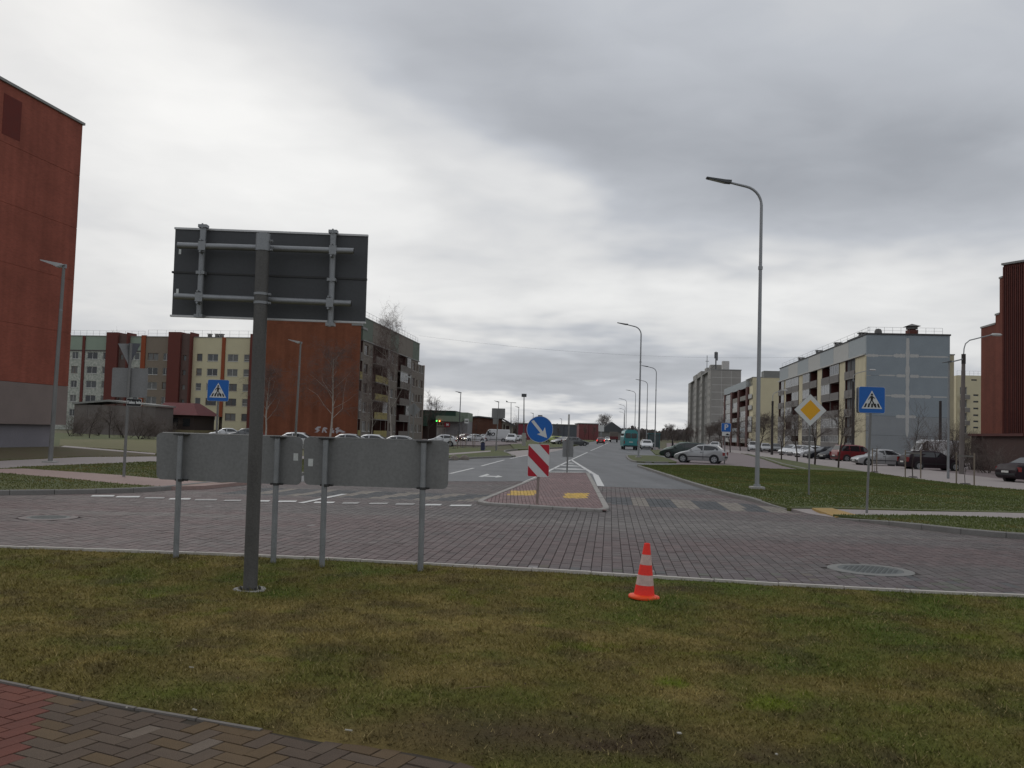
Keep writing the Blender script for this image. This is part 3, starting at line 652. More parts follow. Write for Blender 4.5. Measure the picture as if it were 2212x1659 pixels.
# ---- two low panels seen from behind, two posts each
def low_panel(px, posts, stick, label):
    (x0, y0), (x1, y1), (x2, y2), (x3, y3) = px
    b0, b1 = G(*posts[0]), G(*posts[1]); org = (b0+b1)/2
    root = empty('low_sign_panel', org, 0, label, 'road sign', 'low sign panels on the island')
    d = (b1-b0); d.z = 0; u = d.normalized()
    def onp(px_, py_, off=.0):                       # sight line meets the panel's plane
        r = ray(px_, py_); nn = Vector((-u.y, u.x, 0)); o = b0+nn*(.075+off); t = (o-Vector((0, 0, EYE))).dot(nn)/r.dot(nn); return Vector((0, 0, EYE))+r*t-org
    P0, P1, P2, P3 = onp(x0, y0), onp(x1, y1), onp(x2, y2), onp(x3, y3)
    nn = Vector((-u.y, u.x, 0)); W = (P1-P0).length; Hh = ((P0-P3).length+(P1-P2).length)/2
    rr = rrect(0, 1, 0, 1, .0001, 1)
    def uv(a, b): return (P3*(1-a)+P2*a)*(1-b)+(P0*(1-a)+P1*a)*b
    pts = [(p[0]/W, p[1]/Hh) for p in rrect(0, W, 0, Hh, .075, 6)]
    q = [uv(*p) for p in pts]; k = len(q)
    mb = MB(m_alu); mb.add(q+[p+nn*.022 for p in q], [tuple(range(k)), tuple(range(2*k-1, k-1, -1))]+[(i, i+k, (i+1) % k+k, (i+1) % k) for i in range(k)])
    pan = mb.build('panel', root)
    e = MB(m_dark); a, b = uv(.04, 1), uv(.96, 1); e.add([a+Vector((0, 0, .001))-nn*.004, b+Vector((0, 0, .001))-nn*.004, b+Vector((0, 0, .012))+nn*.026, a+Vector((0, 0, .012))+nn*.026], [(0, 1, 2, 3)]); e.build('top_lip', pan)
    for bp, tx in zip((b0, b1), (posts[0][2:], posts[1][2:])) if False else []: pass
    for bp in (b0, b1):
        lo = bp-org; aa = (lo-(P3+P0)/2).dot(u)/W
        tp = uv(aa, 1); hi = Vector((tp.x, tp.y, tp.z))-nn*.075+Vector((0, 0, -.01)); hi.x += 0
        MB(m_galv).cyl(lo+Vector((0, 0, -.02)), hi, .038, n=18).build('post', root)
        bt = uv(aa, 0)-nn*.075
        clamp = MB(m_dark); clamp.cyl(bt+Vector((0, 0, -.012)), bt+Vector((0, 0, .022)), .044, n=16); clamp.box(bt.x-.085, bt.x+.085, bt.y+.02, bt.y+.068, bt.z-.006, bt.z+.018); clamp.build('clamp', root)
        tt = hi; clamp = MB(m_dark); clamp.cyl(tt+Vector((0, 0, -.02)), tt+Vector((0, 0, .012)), .044, n=16); clamp.box(tt.x-.10, tt.x+.10, tt.y+.0, tt.y+.072, tt.z-.012, tt.z+.010); clamp.build('clamp', root)
    s0 = onp(*stick, -.003); MB(m_stick).add([s0+u*a+Vector((0, 0, b)) for a, b in ((-.033, -.05), (.033, -.05), (.033, .05), (-.033, .05))], [(0, 1, 2, 3)]).build('sticker', root)
    return root
low_panel([(338, 934.5), (653.5, 944), (649.5, 1048), (338, 1035)], [(379.5, 1213), (590, 1224)], (639, 987), 'grey sign panel seen from behind on two posts, behind the thick board pole')
low_panel([(656, 944), (970, 953.5), (967, 1057), (656.5, 1047)], [(695, 1232), (908, 1241)], (671, 999), 'grey sign panel seen from behind on two posts, the one nearer the cone')

def pole_to(root, h, r=.03, lean=0., m=None, name='pole', z0=-.05):
    return MB(m or m_galv).cyl((0, 0, z0), (lean*h, 0, h), r, r, n=14).build(name, root)
# ---- pedestrian crossing sign
def ped_plate(root, z, s, y=-.045, flip=1, back=True):
    h = s/2; m2 = MB(m_blue); m2.prism(rrect(-h, h, z-h, z+h, s*.07), y, y+.012); pl = m2.build('sign_plate', root)
    MB(m_white).prism(rrect(-h-.006, h+.006, z-h-.006, z+h+.006, s*.075), y+.002, y+.010).build('plate_rim', pl)
    def P(pts, m, name, k, parent=pl): return MB(m).prism([(flip*a*s, z+b*s) for a, b in pts], y-.002*k-.001, y, 'y').build(name, parent)
    P([(-.40, -.34), (.40, -.34), (0, .36)], m_white, 'white_triangle', 1)
    for x in (-.27, -.13, .01, .15, .28):
        P([(x-.045-(x < .0)*.0, -.29), (x+.03, -.29), (x*.80+.035, -.14), (x*.80-.03, -.14)], m_black, 'stripe', 2)
    fig = MB(m_black)
    def Q(pts): fig.prism([(flip*a*s, z+b*s) for a, b in pts], y-.0052, y-.0012, 'y')
    Q([(.045*math.cos(t*.785), .205+.045*math.sin(t*.785)) for t in range(8)])
    Q([(-.045, .15), (.035, .15), (.05, .06), (.03, -.02), (-.05, -.02), (-.05, .06)])
    Q([(-.05, -.02), (.0, -.02), (-.045, -.13), (-.10, -.25), (-.145, -.25), (-.09, -.12)])
    Q([(-.01, -.02), (.035, -.02), (.085, -.12), (.125, -.24), (.08, -.245), (.04, -.13)])
    Q([(-.045, .15), (-.02, .12), (-.085, .06), (-.12, .0), (-.145, .015), (-.105, .085)])
    Q([(.03, .145), (.03, .10), (.09, .055), (.125, .06), (.13, .085), (.095, .09)])
    fig.build('walking_figure', pl)
def boxback(root, z, s, y):
    MB(m_alu).prism(rrect(-s/2, s/2, z-s/2, z+s/2, s*.07), y, y+.012).build('rear_plate', root)
def ped_sign(bx, by, cx, cy, w, label, dist=None, flip=1):
    b = G(bx, by) if dist is None else onray(bx, dist)
    root = empty('crossing_sign', b, 0, label, 'road sign', 'pedestrian crossing signs')
    c = at(cx, cy, b.y)-b; s = w*b.y/F
    pole_to(root, c.z+.3*s, .032, c.x/c.z, m_galvd)
    holder = empty('plates', (c.x, 0, 0)); 
    bpy.data.objects.remove(holder)
    n0 = len(root.children); ped_plate(root, c.z, s, flip=flip); boxback(root, c.z, s, .05)
    for ch in root.children[n0:]: ch.location.x = c.x
    for ch in root.children:
        if ch.name.startswith('rear_plate'): ch.location.x = c.x-.035; ch.location.z = -.01
    for dz in (-.25, .25): clamp_ring(c.x+c.x/c.z*dz*s, 0, c.z+dz*s, .032, root, .03)
    return root
ped_sign(1872, 1111, 1882, 864, 56, 'blue pedestrian crossing sign on a pole beside the right footpath', flip=1)
ped_sign(468, 940, 472, 843.5, 45.5, 'blue pedestrian crossing sign in front of the cream apartment block', dist=31.0, flip=1)
# ---- priority road diamond
b = G(1747, 1076); dia = empty('priority_sign', b, 0, 'yellow and white diamond priority sign on a thin pole in the right lawn', 'road sign')
c = at(1749.5, 886, b.y)-b; h = 34.5*b.y/F
pole_to(dia, c.z+.1, .030, c.x/c.z, m_galvd)
def dmd(r, m, y0, y1, name, parent, ox=0): return MB(m).prism([(c.x+ox-r, c.z), (c.x+ox, c.z-r), (c.x+ox+r, c.z), (c.x+ox, c.z+r)], y0, y1).build(name, parent)
pl = dmd(h, m_white, -.05, -.038, 'sign_plate', dia); dmd(h*.64, m_yel, -.053, -.0495, 'yellow_field', pl); dmd(h*1.012, m_galv, -.046, -.036, 'plate_rim', pl)
for dz in (-.2, .2): clamp_ring(c.x, 0, c.z+dz, .030, dia, .03)
# ---- keep-right sign with red and white panel on the splitter island
b = G(1160, 1089, .05); kr_ = empty('keep_right_sign', b, 0, 'round blue sign with white arrow above a red and white striped panel', 'road sign')
pole_to(kr_, 2.32, .036, 0.02, mat('rusty_post', (.26, .21, .19), .7, .1, var=.25, scale=4))
c = at(1166, 927.3, b.y)-b; r = 27.6*b.y/F
ci_ = [(c.x+r*math.cos(k*math.pi/24), c.z+r*math.sin(k*math.pi/24)) for k in range(48)]
pl = MB(m_blue).prism(ci_, -.056, -.044).build('round_plate', kr_)
MB(m_white).prism([(c.x+r*1.03*math.cos(k*math.pi/24), c.z+r*1.03*math.sin(k*math.pi/24)) for k in range(48)], -.053, -.043).build('plate_rim', pl)
k2_ = lambda X, Y: (lb2(1105.9+X*.1719 if False else (1280+X*.1989)*.8641, (960+Y*.1989)*.8641))
def lb2(px, py): p = at(px, py, b.y)-b; return (p.x, p.z)
arrow = [k2_(X, Y) for X, Y in ((240, 470), (273, 452), (387, 598), (412, 543), (440, 680), (312, 630), (355, 616))]
MB(m_white).prism(arrow, -.0585, -.0555).build('white_arrow', pl)
P4 = [k2_(X, Y) for X, Y in ((205, 752), (472, 760), (464, 1170), (190, 1160))]
cxp = sum(p[0] for p in P4)/4; z0p = (P4[2][1]+P4[3][1])/2; z1p = (P4[0][1]+P4[1][1])/2; wp = (P4[1][0]-P4[0][0])/2
bp = MB(m_white).prism(rrect(cxp-wp, cxp+wp, z0p, z1p, .035), -.056, -.044).build('striped_plate', kr_)
H_ = z1p-z0p; W_ = 2*wp
def sp(pts): MB(m_red).prism([(cxp-wp+a*W_, z1p-b_*H_) for a, b_ in pts], -.0585, -.0555).build('red_stripe', bp)
sp([(.03, .04), (.99, .67), (.99, .97), (.95, .985), (.01, .36), (.01, .06)])
sp([(.53, .01), (.96, .01), (.99, .04), (.99, .33)]); sp([(.01, .67), (.47, .99), (.05, .99), (.01, .96)])
MB(m_dark).box(c.x-.055, c.x+.055, -.04, .03, c.z+r+.0, c.z+r+.035).build('top_clamp', kr_)
# ---- far sign of the island, seen from behind
b = G(1224.6, 1021.5, .0); fs = empty('island_tip_sign', b, 0, 'small grey two-plate sign seen from behind at the far tip of the splitter island', 'road sign')
tp = at(1229, 919, b.y)-b; pole_to(fs, tp.z, .04, tp.x/tp.z, m_galvd)
for y0_, y1_ in ((952, 969), (969.6, 987)):
    a = at(1215, y1_, b.y)-b; d = at(1239, y0_, b.y)-b
    MB(m_alu).prism(rrect(a.x, d.x, a.z, d.z, .03), .045, .06).build('sign_plate', fs)
# ---- corner sign group: give-way backs, plain panel and street name
b = G(267, 1036); cs_ = empty('corner_sign_post', b, 0, 'corner post with two triangle signs from behind, a grey panel and the street name plate', 'road sign')
tp = at(283, 742, b.y)-b; lean_ = tp.x/tp.z; pole_to(cs_, tp.z, .045, lean_, m_galvd)
def lz(X, Y): p = at(X*.2603, 656.7+Y*.2603, b.y)-b; return p
a, d = lz(915, 770), lz(1225, 535); MB(m_alu).prism(rrect(a.x, d.x, a.z, d.z, .05), .05, .065).build('plain_panel', cs_)
t1 = MB(m_alu); A, B_, C_ = lz(1012, 335), lz(1062, 328), lz(1070, 505); t1.add([(A.x, -.30, A.z), (B_.x+.02, .06, B_.z), (C_.x, -.05, C_.z), (A.x, -.28, A.z+.0), (B_.x+.02, .08, B_.z), (C_.x, -.03, C_.z)], [(0, 1, 2), (5, 4, 3), (0, 3, 4, 1), (1, 4, 5, 2), (2, 5, 3, 0)]); t1.build('triangle_sign', cs_)
t1 = MB(mat('sign_back_dark', (.10, .105, .12), .6, .2)); A, B_, C_ = lz(1075, 325), lz(1132, 320), lz(1072, 508); t1.add([(A.x, -.06, A.z), (B_.x, .34, B_.z), (C_.x, .02, C_.z), (A.x, -.04, A.z), (B_.x, .36, B_.z), (C_.x, .04, C_.z)], [(0, 1, 2), (5, 4, 3), (0, 3, 4, 1), (1, 4, 5, 2), (2, 5, 3, 0)]); t1.build('triangle_sign', cs_)
a, d = lz(1058, 845), lz(1180, 790); np_ = MB(m_black).prism(rrect(a.x, d.x, a.z, d.z, .04), -.07, -.05).build('name_plate', cs_)
MB(m_white).prism(rrect(a.x-.008, d.x+.008, a.z-.008, d.z+.008, .045), -.066, -.052).build('plate_rim', np_)
text_mesh('Talsu iela', (d.x-a.x)*.265, m_white, 'street_name', np_, ((a.x+d.x)/2, -.075, (a.z+d.z)/2), bold=.006)
# ---- parking sign
b = G(1565, 1002.5); pk = empty('parking_sign', b, 0, 'blue parking sign with letter P and a small white plate below', 'road sign')
def zz6(X, Y): return (1313.4+X*.2188, 674+Y*.2188)
a, d = at(*zz6(1119, 1180), b.y)-b, at(*zz6(1211, 1100), b.y)-b
pole_to(pk, d.z, .04, 0, m_galvd)
pl = MB(m_blue).prism(rrect(a.x, d.x, a.z, d.z, .04), -.06, -.045).build('sign_plate', pk)
MB(m_white).prism(rrect(a.x-.015, d.x+.015, a.z-.015, d.z+.015, .05), -.057, -.047).build('plate_rim', pl)
text_mesh('P', (d.z-a.z)*.95, m_white, 'letter', pl, ((a.x+d.x)/2, -.064, (a.z+d.z)/2), bold=.01)
a2, d2 = at(*zz6(1124, 1222), b.y)-b, at(*zz6(1204, 1186), b.y)-b
pl2 = MB(m_white).prism(rrect(a2.x, d2.x, a2.z, d2.z, .03), -.06, -.045).build('white_plate', pk)
cx_, cz_ = (a2.x+d2.x)/2, (a2.z+d2.z)/2-.06
MB(m_black).prism([(cx_-.02, cz_-.04), (cx_+.30, cz_-.04), (cx_+.30, cz_+.02), (cx_+.2, cz_+.03), (cx_+.16, cz_+.09), (cx_+.05, cz_+.09), (cx_+.01, cz_+.03), (cx_-.02, cz_+.02)], -.063, -.0595).build('car_pictogram', pl2)
# ---- other far signs on the left
def backsign(px, base_d, plates, label, ptop_, m=None):
    b = onray(px, base_d); b.z = .08; r = empty('square_sign', b, 0, label, 'road sign')
    tp = at(*ptop_, b.y)-b; pole_to(r, tp.z, .05, tp.x/tp.z, m_galvd)
    for (x0, y0, x1, y1, mm) in plates:
        a, d = at(x0, y1, b.y)-b, at(x1, y0, b.y)-b; MB(mm or m_alu).prism(rrect(a.x, d.x, a.z, d.z, .05), .06, .08).build('sign_plate', r)
    return r
r = backsign(1071.6, 88, [(1062, 882.5, 1091.5, 903, None), (1064.5, 904, 1077, 916, None)], 'grey square sign seen from behind before the low brick building', (1077.5, 883))
b = onray(892, 67); b.z = .08; r = empty('diamond_sign', b, 0, 'grey diamond sign seen from behind in front of the dark green shop', 'road sign')
c = at(893.5, 885, b.y)-b; pole_to(r, c.z+.4, .04, c.x/c.z*.5, m_galvd); hh = 15.5*b.y/F
MB(m_alu).prism([(c.x-hh, c.z), (c.x, c.z-hh), (c.x+hh, c.z), (c.x, c.z+hh)], .05, .065).build('sign_plate', r)
b = onray(1008, 120); b.z = .08; bs = empty('bus_stop_sign', b, 0, 'small white and dark bus stop plate beside the green shop', 'road sign'); c = at(1008, 909.5, b.y)-b
pole_to(bs, c.z+.3, .04, 0, m_galvd); pl = MB(m_white).prism(rrect(c.x-.27, c.x+.27, c.z-.30, c.z+.30, .03), -.07, -.05).build('sign_plate', bs); MB(m_black).box(c.x-.2, c.x+.2, -.075, -.069, c.z-.08, c.z+.06).build('dark_band', pl)

# ---- traffic cone
m_or = mat('cone_orange', (.88, .034, .020), .5, fine=.2, scale=9, var=.14, spec=.4)
m_or2 = mat('cone_base_orange', (.85, .075, .012), .5, var=.05)
m_band = mat('cone_band', (.55, .40, .36), .7, var=.25, scale=14, fine=.4)
b = G(1391, 1291, .05); b.z = hgt(np.array([b.x]), np.array([b.y]))[0]
cone = empty('traffic_cone', b, .0, 'orange traffic cone with two dirty white bands standing on the near grass', 'traffic cone')
px1 = b.y/F; hh = 116*px1; tl = 5.5/116
def cr_(z): return (22-(22-6.2)*((z-.07)/(1-.07)))*px1
bands = [(.07, .245, m_or), (.245, .43, m_band), (.43, .615, m_or), (.615, .80, m_band), (.80, 1.0, m_or)]
bz = MB(m_or2); bz.lathe([(33*px1, 0), (33.5*px1, .028*hh), (32*px1, .05*hh), (26*px1, .062*hh), (23.2*px1, .072*hh), (0.1*px1, .07*hh)], 36); bz.build('base', cone, (0, 0, 0))
for z0, z1, m_ in bands:
    o_ = .0012 if m_ is m_band else 0
    mb = MB(m_); pr_ = [(cr_(z0+(z1-z0)*k/3)+o_, (z0+(z1-z0)*k/3)*hh) for k in range(4)]
    if z1 == 1.0: pr_ += [(5.2*px1, hh*1.006), (4.4*px1, hh*.99), (3.9*px1, hh*.9)]
    mb.lathe(pr_, 32); mb.build('band' if m_ is m_band else 'cone_body', cone)
cone.rotation_euler = (0, math.radians(2.2), 0)
# ---- manhole covers
m_iron = mat('cast_iron', (.105, .115, .112), .6, .3, var=.25, scale=8, bump=.5, bscale=40)
m_ring = mat('manhole_ring', (.20, .20, .19), .85, var=.2, scale=5, bump=.3)
def manhole(px, py, r, label, m_r=m_ring):
    b = G(px, py); root = empty('manhole_cover', b, .3, label, 'manhole cover', 'manhole covers in the block paving')
    mb = MB(m_r); mb.lathe([(r, -.02), (r, .004), (r-.02, .008), (r*.76, .010), (r*.75, .0)], 48); mb.build('ring', root)
    mb = MB(m_iron); mb.lathe([(r*.745, -.02), (r*.745, .006), (r*.70, .008), (.0005, .008)], 48); lid = mb.build('lid', root)
    st = MB(m_iron)
    for i in range(-8, 9):
        for j in range(-8, 9):
            if math.hypot(i, j) < 8 and (i+j) % 2 == 0: st.box(i*r*.08-.018, i*r*.08+.018, j*r*.08-.018, j*r*.08+.018, .007, .0115)
    s_ = st.build('lid_studs', lid); s_['kind'] = 'stuff'
manhole(1880, 1231, .62, 'round manhole cover with a pale concrete ring on the right of the block paving')
manhole(105, 1118, .52, 'worn manhole cover level with the block paving at the left', mat('worn_ring', (.20, .17, .16), .8, var=.2))
# ---- litter on the grass
m_lit = mat('litter_white', (.40, .38, .33), .8)
def litter(px, py, lx, ly, rz, label):
    p = G(px, py, .06); p.z = (hgt(np.array([p.x]), np.array([p.y]))[0] if p.y > np.interp(p.x, pxs, pys) else -.005)+.022
    tag(MB(m_lit).bev(-lx/3, lx/3, -ly/3, ly/3, -.003, .004, .002).build('litter', None, p, (.1, .1, rz)), label, 'litter', 'scraps of litter in the foreground')
zl = lambda X, Y: (X*.4688, 1382.6+Y*.4688)
litter(*zl(882, 127), .05, .012, .1, 'thin white cigarette end lying in the left grass, the farther one')
litter(*zl(898, 299), .05, .014, -.3, 'white cigarette end lying near the footway edge')
litter(*zl(1607, 398), .07, .014, 0, 'long white paper scrap in the grass near the footway corner')
litter(*zl(585, 280), .018, .014, .5, 'tiny white crumb lying at the edge of the footway pavers')
litter(1037+810*.5313, 1296.2+552*.5313, .04, .03, .4, 'crumpled white scrap in the near right grass')
litter(1037+1205*.5313, 1296.2+630*.5313, .022, .018, .4, 'small pale scrap lowest in the right grass')

p = G(1022, 1492, .06); p.z = hgt(np.array([p.x]), np.array([p.y]))[0]+.02
tag(MB(mat('dry_twig', (.20, .14, .08), .9)).tube([(-.09, .01, 0), (-.02, -.008, .012), (.05, .0, .02), (.12, .03, .012)], [.003, .004, .0035, .002], 6).build('twig', None, p), 'thin pale dry twig lying on the dark mud in the grass', 'twig')
# ---- street lamps
m_lamp = mat('lamp_steel', (.30, .31, .32), .5, .4, var=.15, scale=2, streak=.2)
m_lampd = mat('lamp_head_grey', (.085, .09, .095), .5, .2)
m_lens = mat('lamp_lens', (.5, .52, .52), .3)
def curved_lamp(H=11.85, reach=1.55):
    root = empty('street_lamp'); 
    pts = [(0, 0, 0), (0, 0, H*.45), (0, 0, H-1.25)]; rs = [.085, .07, .056]
    R = .72
    for k in range(1, 8):
        a = math.radians(78*k/7); pts.append((-R*(1-math.cos(a)), 0, H-1.25+R*math.sin(a))); rs.append(.05)
    e = pts[-1]; pts.append((e[0]-.75, 0, e[2]+.16)); rs.append(.042)
    MB(m_lamp).tube(pts, rs, 14).build('pole', root)
    MB(m_conc).bev(-.24, .24, -.24, .24, -.02, .10, .02).build('footing', root)
    MB(m_lamp).cyl((0, 0, .1), (0, 0, .17), .13, n=14).build('base_flange', root)
    MB(m_lamp).cyl((0, 0, H*.69), (0, 0, H*.69+.12), .085, n=14).build('joint_collar', root)
    hx, hz = e[0]-.70, e[2]+.15
    hd = MB(m_lampd); hd.prism([(hx+.12, hz+.06), (hx+.10, hz-.05), (hx-.12, hz-.035), (hx-.80, hz+.115), (hx-.82, hz+.155), (hx-.12, hz+.07)], -.13, .13); h_ = hd.build('lamp_head', root)
    ln = MB(m_lens); ln.quad((hx-.14, -.10, hz-.037), (hx-.72, -.10, hz+.090), (hx-.72, .10, hz+.090), (hx-.14, .10, hz-.037)); ln.build('lens', h_)
    return root
protoc = curved_lamp()
lampdefs = [((1637, 1061), 34.0, 'tall curved street lamp standing in the right lawn, nearest and tallest'), ((1380, 993), 79, 'curved street lamp by the lay-by in front of the teal bus'),
            ((1415, 968), 126, 'curved street lamp beside the bus shelter'), ((1396.5, 966), 157, 'curved street lamp just beyond the teal bus'), ((1371, 960), 194, 'distant curved lamp, fifth along the right kerb'),
            ((1352, 957), 240, 'distant curved lamp, sixth along the right kerb'), ((1349, 955), 285, 'distant curved lamp, seventh along the right kerb'), ((1348, 953), 325, 'distant curved lamp, eighth along the right kerb'), ((1347, 952), 372, 'distant curved lamp, last one visible along the right kerb')]
for i, ((px, py), d, lab) in enumerate(lampdefs):
    o = protoc if i == 0 else copy_tree(protoc)
    p = onray(px, d); o.location = (p.x, p.y, .09); o.rotation_euler = (0, 0, 0)
    tag(o, lab, 'street lamp', 'curved lamps along the right kerb')
def arm_lamp(H, head=.9, m=None, dark=False):
    root = empty('arm_lamp'); m = m or m_galvd
    MB(m).tube([(0, 0, 0), (0, 0, H*.5), (0, 0, H)], [.095, .08, .062], 14).build('pole', root)
    MB(m_conc).bev(-.25, .25, -.22, .22, -.02, .07, .02).build('footing', root)
    MB(m_galv).cyl((0, 0, H*.77), (0, 0, H*.77+.05), .072, n=14).build('collar', root)
    MB(m_lampd if dark else m_galv).box(-.05, .10, -.05, .05, H-.1, H+.06).build('bracket', root)
    h_ = MB(m_lampd if dark else mat('lamp_head_pale', (.42, .43, .43), .5, .2)).prism([(.06, H+.02), (-.25, H-.05), (-.95, H+.17), (-.95, H+.205), (-.1, H+.085)], -.14, .14).build('lamp_head', root)
    MB(m_lens).prism([(-.04, H-.045), (-.24, H-.085), (-.42, H-.015), (-.40, H+.0), (-.04, H+.01)], -.10, .10).build('lens', h_)
    return root
al = [((108, 1004), None, (133, 574), 'pale straight-arm lamp in front of the tall red end wall', False), ((638, 940), 70, (650, 740), 'straight-arm lamp in front of the brown end wall', False), ((882, 940), 111, (884.5, 815), 'straight-arm lamp before the balcony side of the brown block', False),
      ((991, 940), 149, (992, 848), 'dark straight-arm lamp rising above the green shop', True), ((1074, 940), 186, (1074.5, 868), 'dark straight-arm lamp above the square sign', True), ((1118, 940), 222, (1118.6, 879.7), 'dark straight-arm lamp right of the low brick building', True),
      ((1150, 940), 285, (1150, 893), 'small far straight-arm lamp left of the blue round sign', True), ((1212, 940), 350, (1212, 905), 'smallest far straight-arm lamp before the grey hall', True)]
protoa = {}
for (px, py), d, tp, lab, dk in al:
    b = G(px, py) if d is None else onray(px, d); b.z = .09
    H = at(*tp, b.y).z-b.z
    o = arm_lamp(H, dark=dk, m=m_lampd if dk else None); o.location = b; tag(o, lab, 'street lamp', 'straight-arm lamps along the left kerb')
    o.rotation_euler = (0, math.radians(.8), 0)
# old concrete lamps on the right
m_oldc = mat('old_concrete_pole', (.16, .14, .13), .9, var=.3, scale=2, streak=.3)
m_oldd = mat('tarred_pole', (.050, .044, .042), .9, var=.2)
def old_lamp(px, d, top, elbow, head, lab, dark=True, pole_bottom=m_oldc):
    b = onray(px, d); root = empty('old_street_lamp', b, 0, lab, 'street lamp', 'old concrete lamps by the flats')
    t = at(*top, d)-b; e = at(*elbow, d)-b; h = at(*head, d)-b
    MB(pole_bottom).tube([(0, 0, 0), (t.x*.5, 0, t.z*.5), (t.x, 0, t.z*.97)], [.17, .15, .12], 12).build('pole', root)
    MB(m_oldd).cyl((t.x, 0, t.z*.93), (t.x, 0, t.z+.1), .14, n=12).build('top_sleeve', root)
    r = abs(h.x-e.x)*.25
    MB(m_lamp).tube([(t.x, 0, t.z), (e.x, 0, e.z-r), (e.x+(h.x-e.x)*.05, 0, e.z-r*.3), (e.x+(h.x-e.x)*.2, 0, e.z+(h.z-e.z)*.2), (h.x, 0, h.z)], .04, 8).build('arm', root)
    hd = MB(mat('old_lamp_head', (.50, .50, .48), .5)); s = .33
    hd.lathe([(.0, -.05), (.06, -.045), (.09, 0), (.06, .05), (.0, .055)], 10); o = hd.build('lamp_head', root, (h.x+(.3 if h.x > e.x else -.3), 0, h.z), (0, 0, 0)); o.scale = (4.6, 1.6, 1.9)
    return root
old_lamp(2077, 62, (2081.5, 768), (2082.5, 738), (2143, 723), 'old concrete street lamp before the red ribbed building', pole_bottom=m_oldc)
old_lamp(1668, 118, (1669, 868), (1669.5, 850), (1690, 843), 'old dark pole lamp in front of the cream end wall', pole_bottom=m_oldd)
old_lamp(1842, 108, (1843, 826), (1843, 808), (1880, 799), 'old dark pole lamp before the corner of the blue-grey block', pole_bottom=m_oldd)
b = G(2048, 1036); tl_ = empty('thin_lamp_post', b, 0, 'thin pale lamp post with a short arm at the right footpath', 'street lamp'); tp = at(2050, 781, b.y)-b
MB(m_galv).tube([(0, 0, 0), (tp.x, 0, tp.z)], [.075, .045], 12).build('pole', tl_)
h1 = at(2079, 776, b.y)-b; MB(m_galv).tube([(tp.x, 0, tp.z-.05), (h1.x, 0, h1.z)], .035, 8).build('arm', tl_); MB(m_lampd).prism([(tp.x+.1, tp.z-.02), (tp.x-.35, tp.z-.1), (tp.x-.35, tp.z-.06), (tp.x+.1, tp.z+.06)], -.1, .1).build('lamp_head', tl_)
b = onray(2031, 95); MB(m_oldd).tube([(0, 0, 0), (0, 0, (at(2031, 866, 95).z))], [.16, .13], 10).build('plain_pole', None, b); tag(bpy.data.objects['plain_pole'], 'bare dark pole without a lamp before the blue-grey end wall', 'pole')
# tall masts on the left
def mast(px, d, top, lab, head):
    b = onray(px, d); root = empty('light_mast', b, 0, lab, 'light mast'); t = at(*top, d)-b
    MB(m_lampd).tube([(0, 0, 0), (t.x, 0, t.z)], [.11, .06], 8).build('pole', root)
    if head == 'box': MB(m_lampd).box(t.x-.35, t.x+.35, -.3, .3, t.z-.1, t.z+.35).build('lamp_head', root); MB(m_conc).box(-.28, .28, -.2, .2, 0, 1.9).build('base_cabinet', root)
    elif head == 'double': MB(m_lampd).prism([(t.x-1.1, t.z+.1), (t.x+1.1, t.z-.05), (t.x+1.1, t.z+.06), (t.x-.6, t.z+.12), (t.x-1.1, t.z+.5)], -.15, .15).build('lamp_head', root)
    return root
mast(1132, 130, (1132, 856), 'tall thin mast with a box head left of the round blue sign', 'box')
mast(1104, 200, (1104, 870), 'mast with two lamp heads behind the square grey sign', 'double')
mast(942, 190, (943, 868), 'thin aerial mast left of the shop roof', 'none')
# ---- litter bin, stones, cable
b = G(1042.5, 973, .09); bn = empty('litter_bin', b, 0, 'dark blue litter bin with a grey lid on the left footpath', 'litter bin')
bw = 4.8*b.y/F; bh = 20.5*b.y/F
MB(mat('bin_blue', (.030, .036, .085), .6)).tube([(0, 0, 0), (0, 0, bh*.80)], [bw*.92, bw], 20).build('bin_body', bn)
MB(m_black).cyl((0, 0, bh*.80), (0, 0, bh*.88), bw*.7, n=16).build('slot', bn)
MB(m_galv).lathe([(bw*1.05, bh*.88), (bw*1.05, bh*.93), (bw*.7, bh*.99), (.001, bh)], 20).build('lid', bn)
b = G(1060, 972, .09); rk = empty('bench', b, .2, 'small pale bench beside the dark blue litter bin', 'bench')
MB(m_path).bev(-.75, .75, -.2, .2, .40, .47, .02).build('seat', rk)
for sx in (-.6, .6): MB(m_galv).box(sx-.03, sx+.03, -.18, .18, 0, .40).build('leg', rk)
m_stone = mat('boulder_stone', (.20, .175, .15), .9, var=.25, scale=3, bump=.6, bscale=12)
for (px, py, lab) in ((980.5, 994, 'rounded boulder beside the left kerb, the left of two'), (1003.5, 993.5, 'rounded boulder beside the left kerb, the right of two')):
    b = G(px, py); s = 10.2*b.y/F; bm = bmesh.new(); bmesh.ops.create_icosphere(bm, subdivisions=4, radius=1)
    for v_ in bm.verts:
        k = 1+.10*(vn(v_.co.x*2+px, v_.co.y*2+v_.co.z, 1.2, 5)-.5)+.02*random.random()
        z = v_.co.z; v_.co *= k; v_.co.z = max(z, -.12)*1.0*k
    me = bpy.data.meshes.new('boulder'); bm.to_mesh(me); bm.free(); me.polygons.foreach_set('use_smooth', [True]*len(me.polygons)); me.materials.append(m_stone)
    o = place('boulder', me, None, (b.x, b.y, 0)); o.scale = (s, s*.85, s*1.05); tag(o, lab, 'boulder', 'boulders at the left kerb')
p0, p1 = at(905, 725, 150), at(1960, 760, 165)
cb = [p0*(1-k/24)+p1*(k/24)+Vector((0, 0, -4*2.2*(k/24)*(1-k/24))) for k in range(25)]
tag(MB(m_lampd).tube([p-p0 for p in cb], .010, 5).build('overhead_cable', None, p0), 'thin sagging cable crossing the sky between the brown block and the blue-grey block', 'cable')
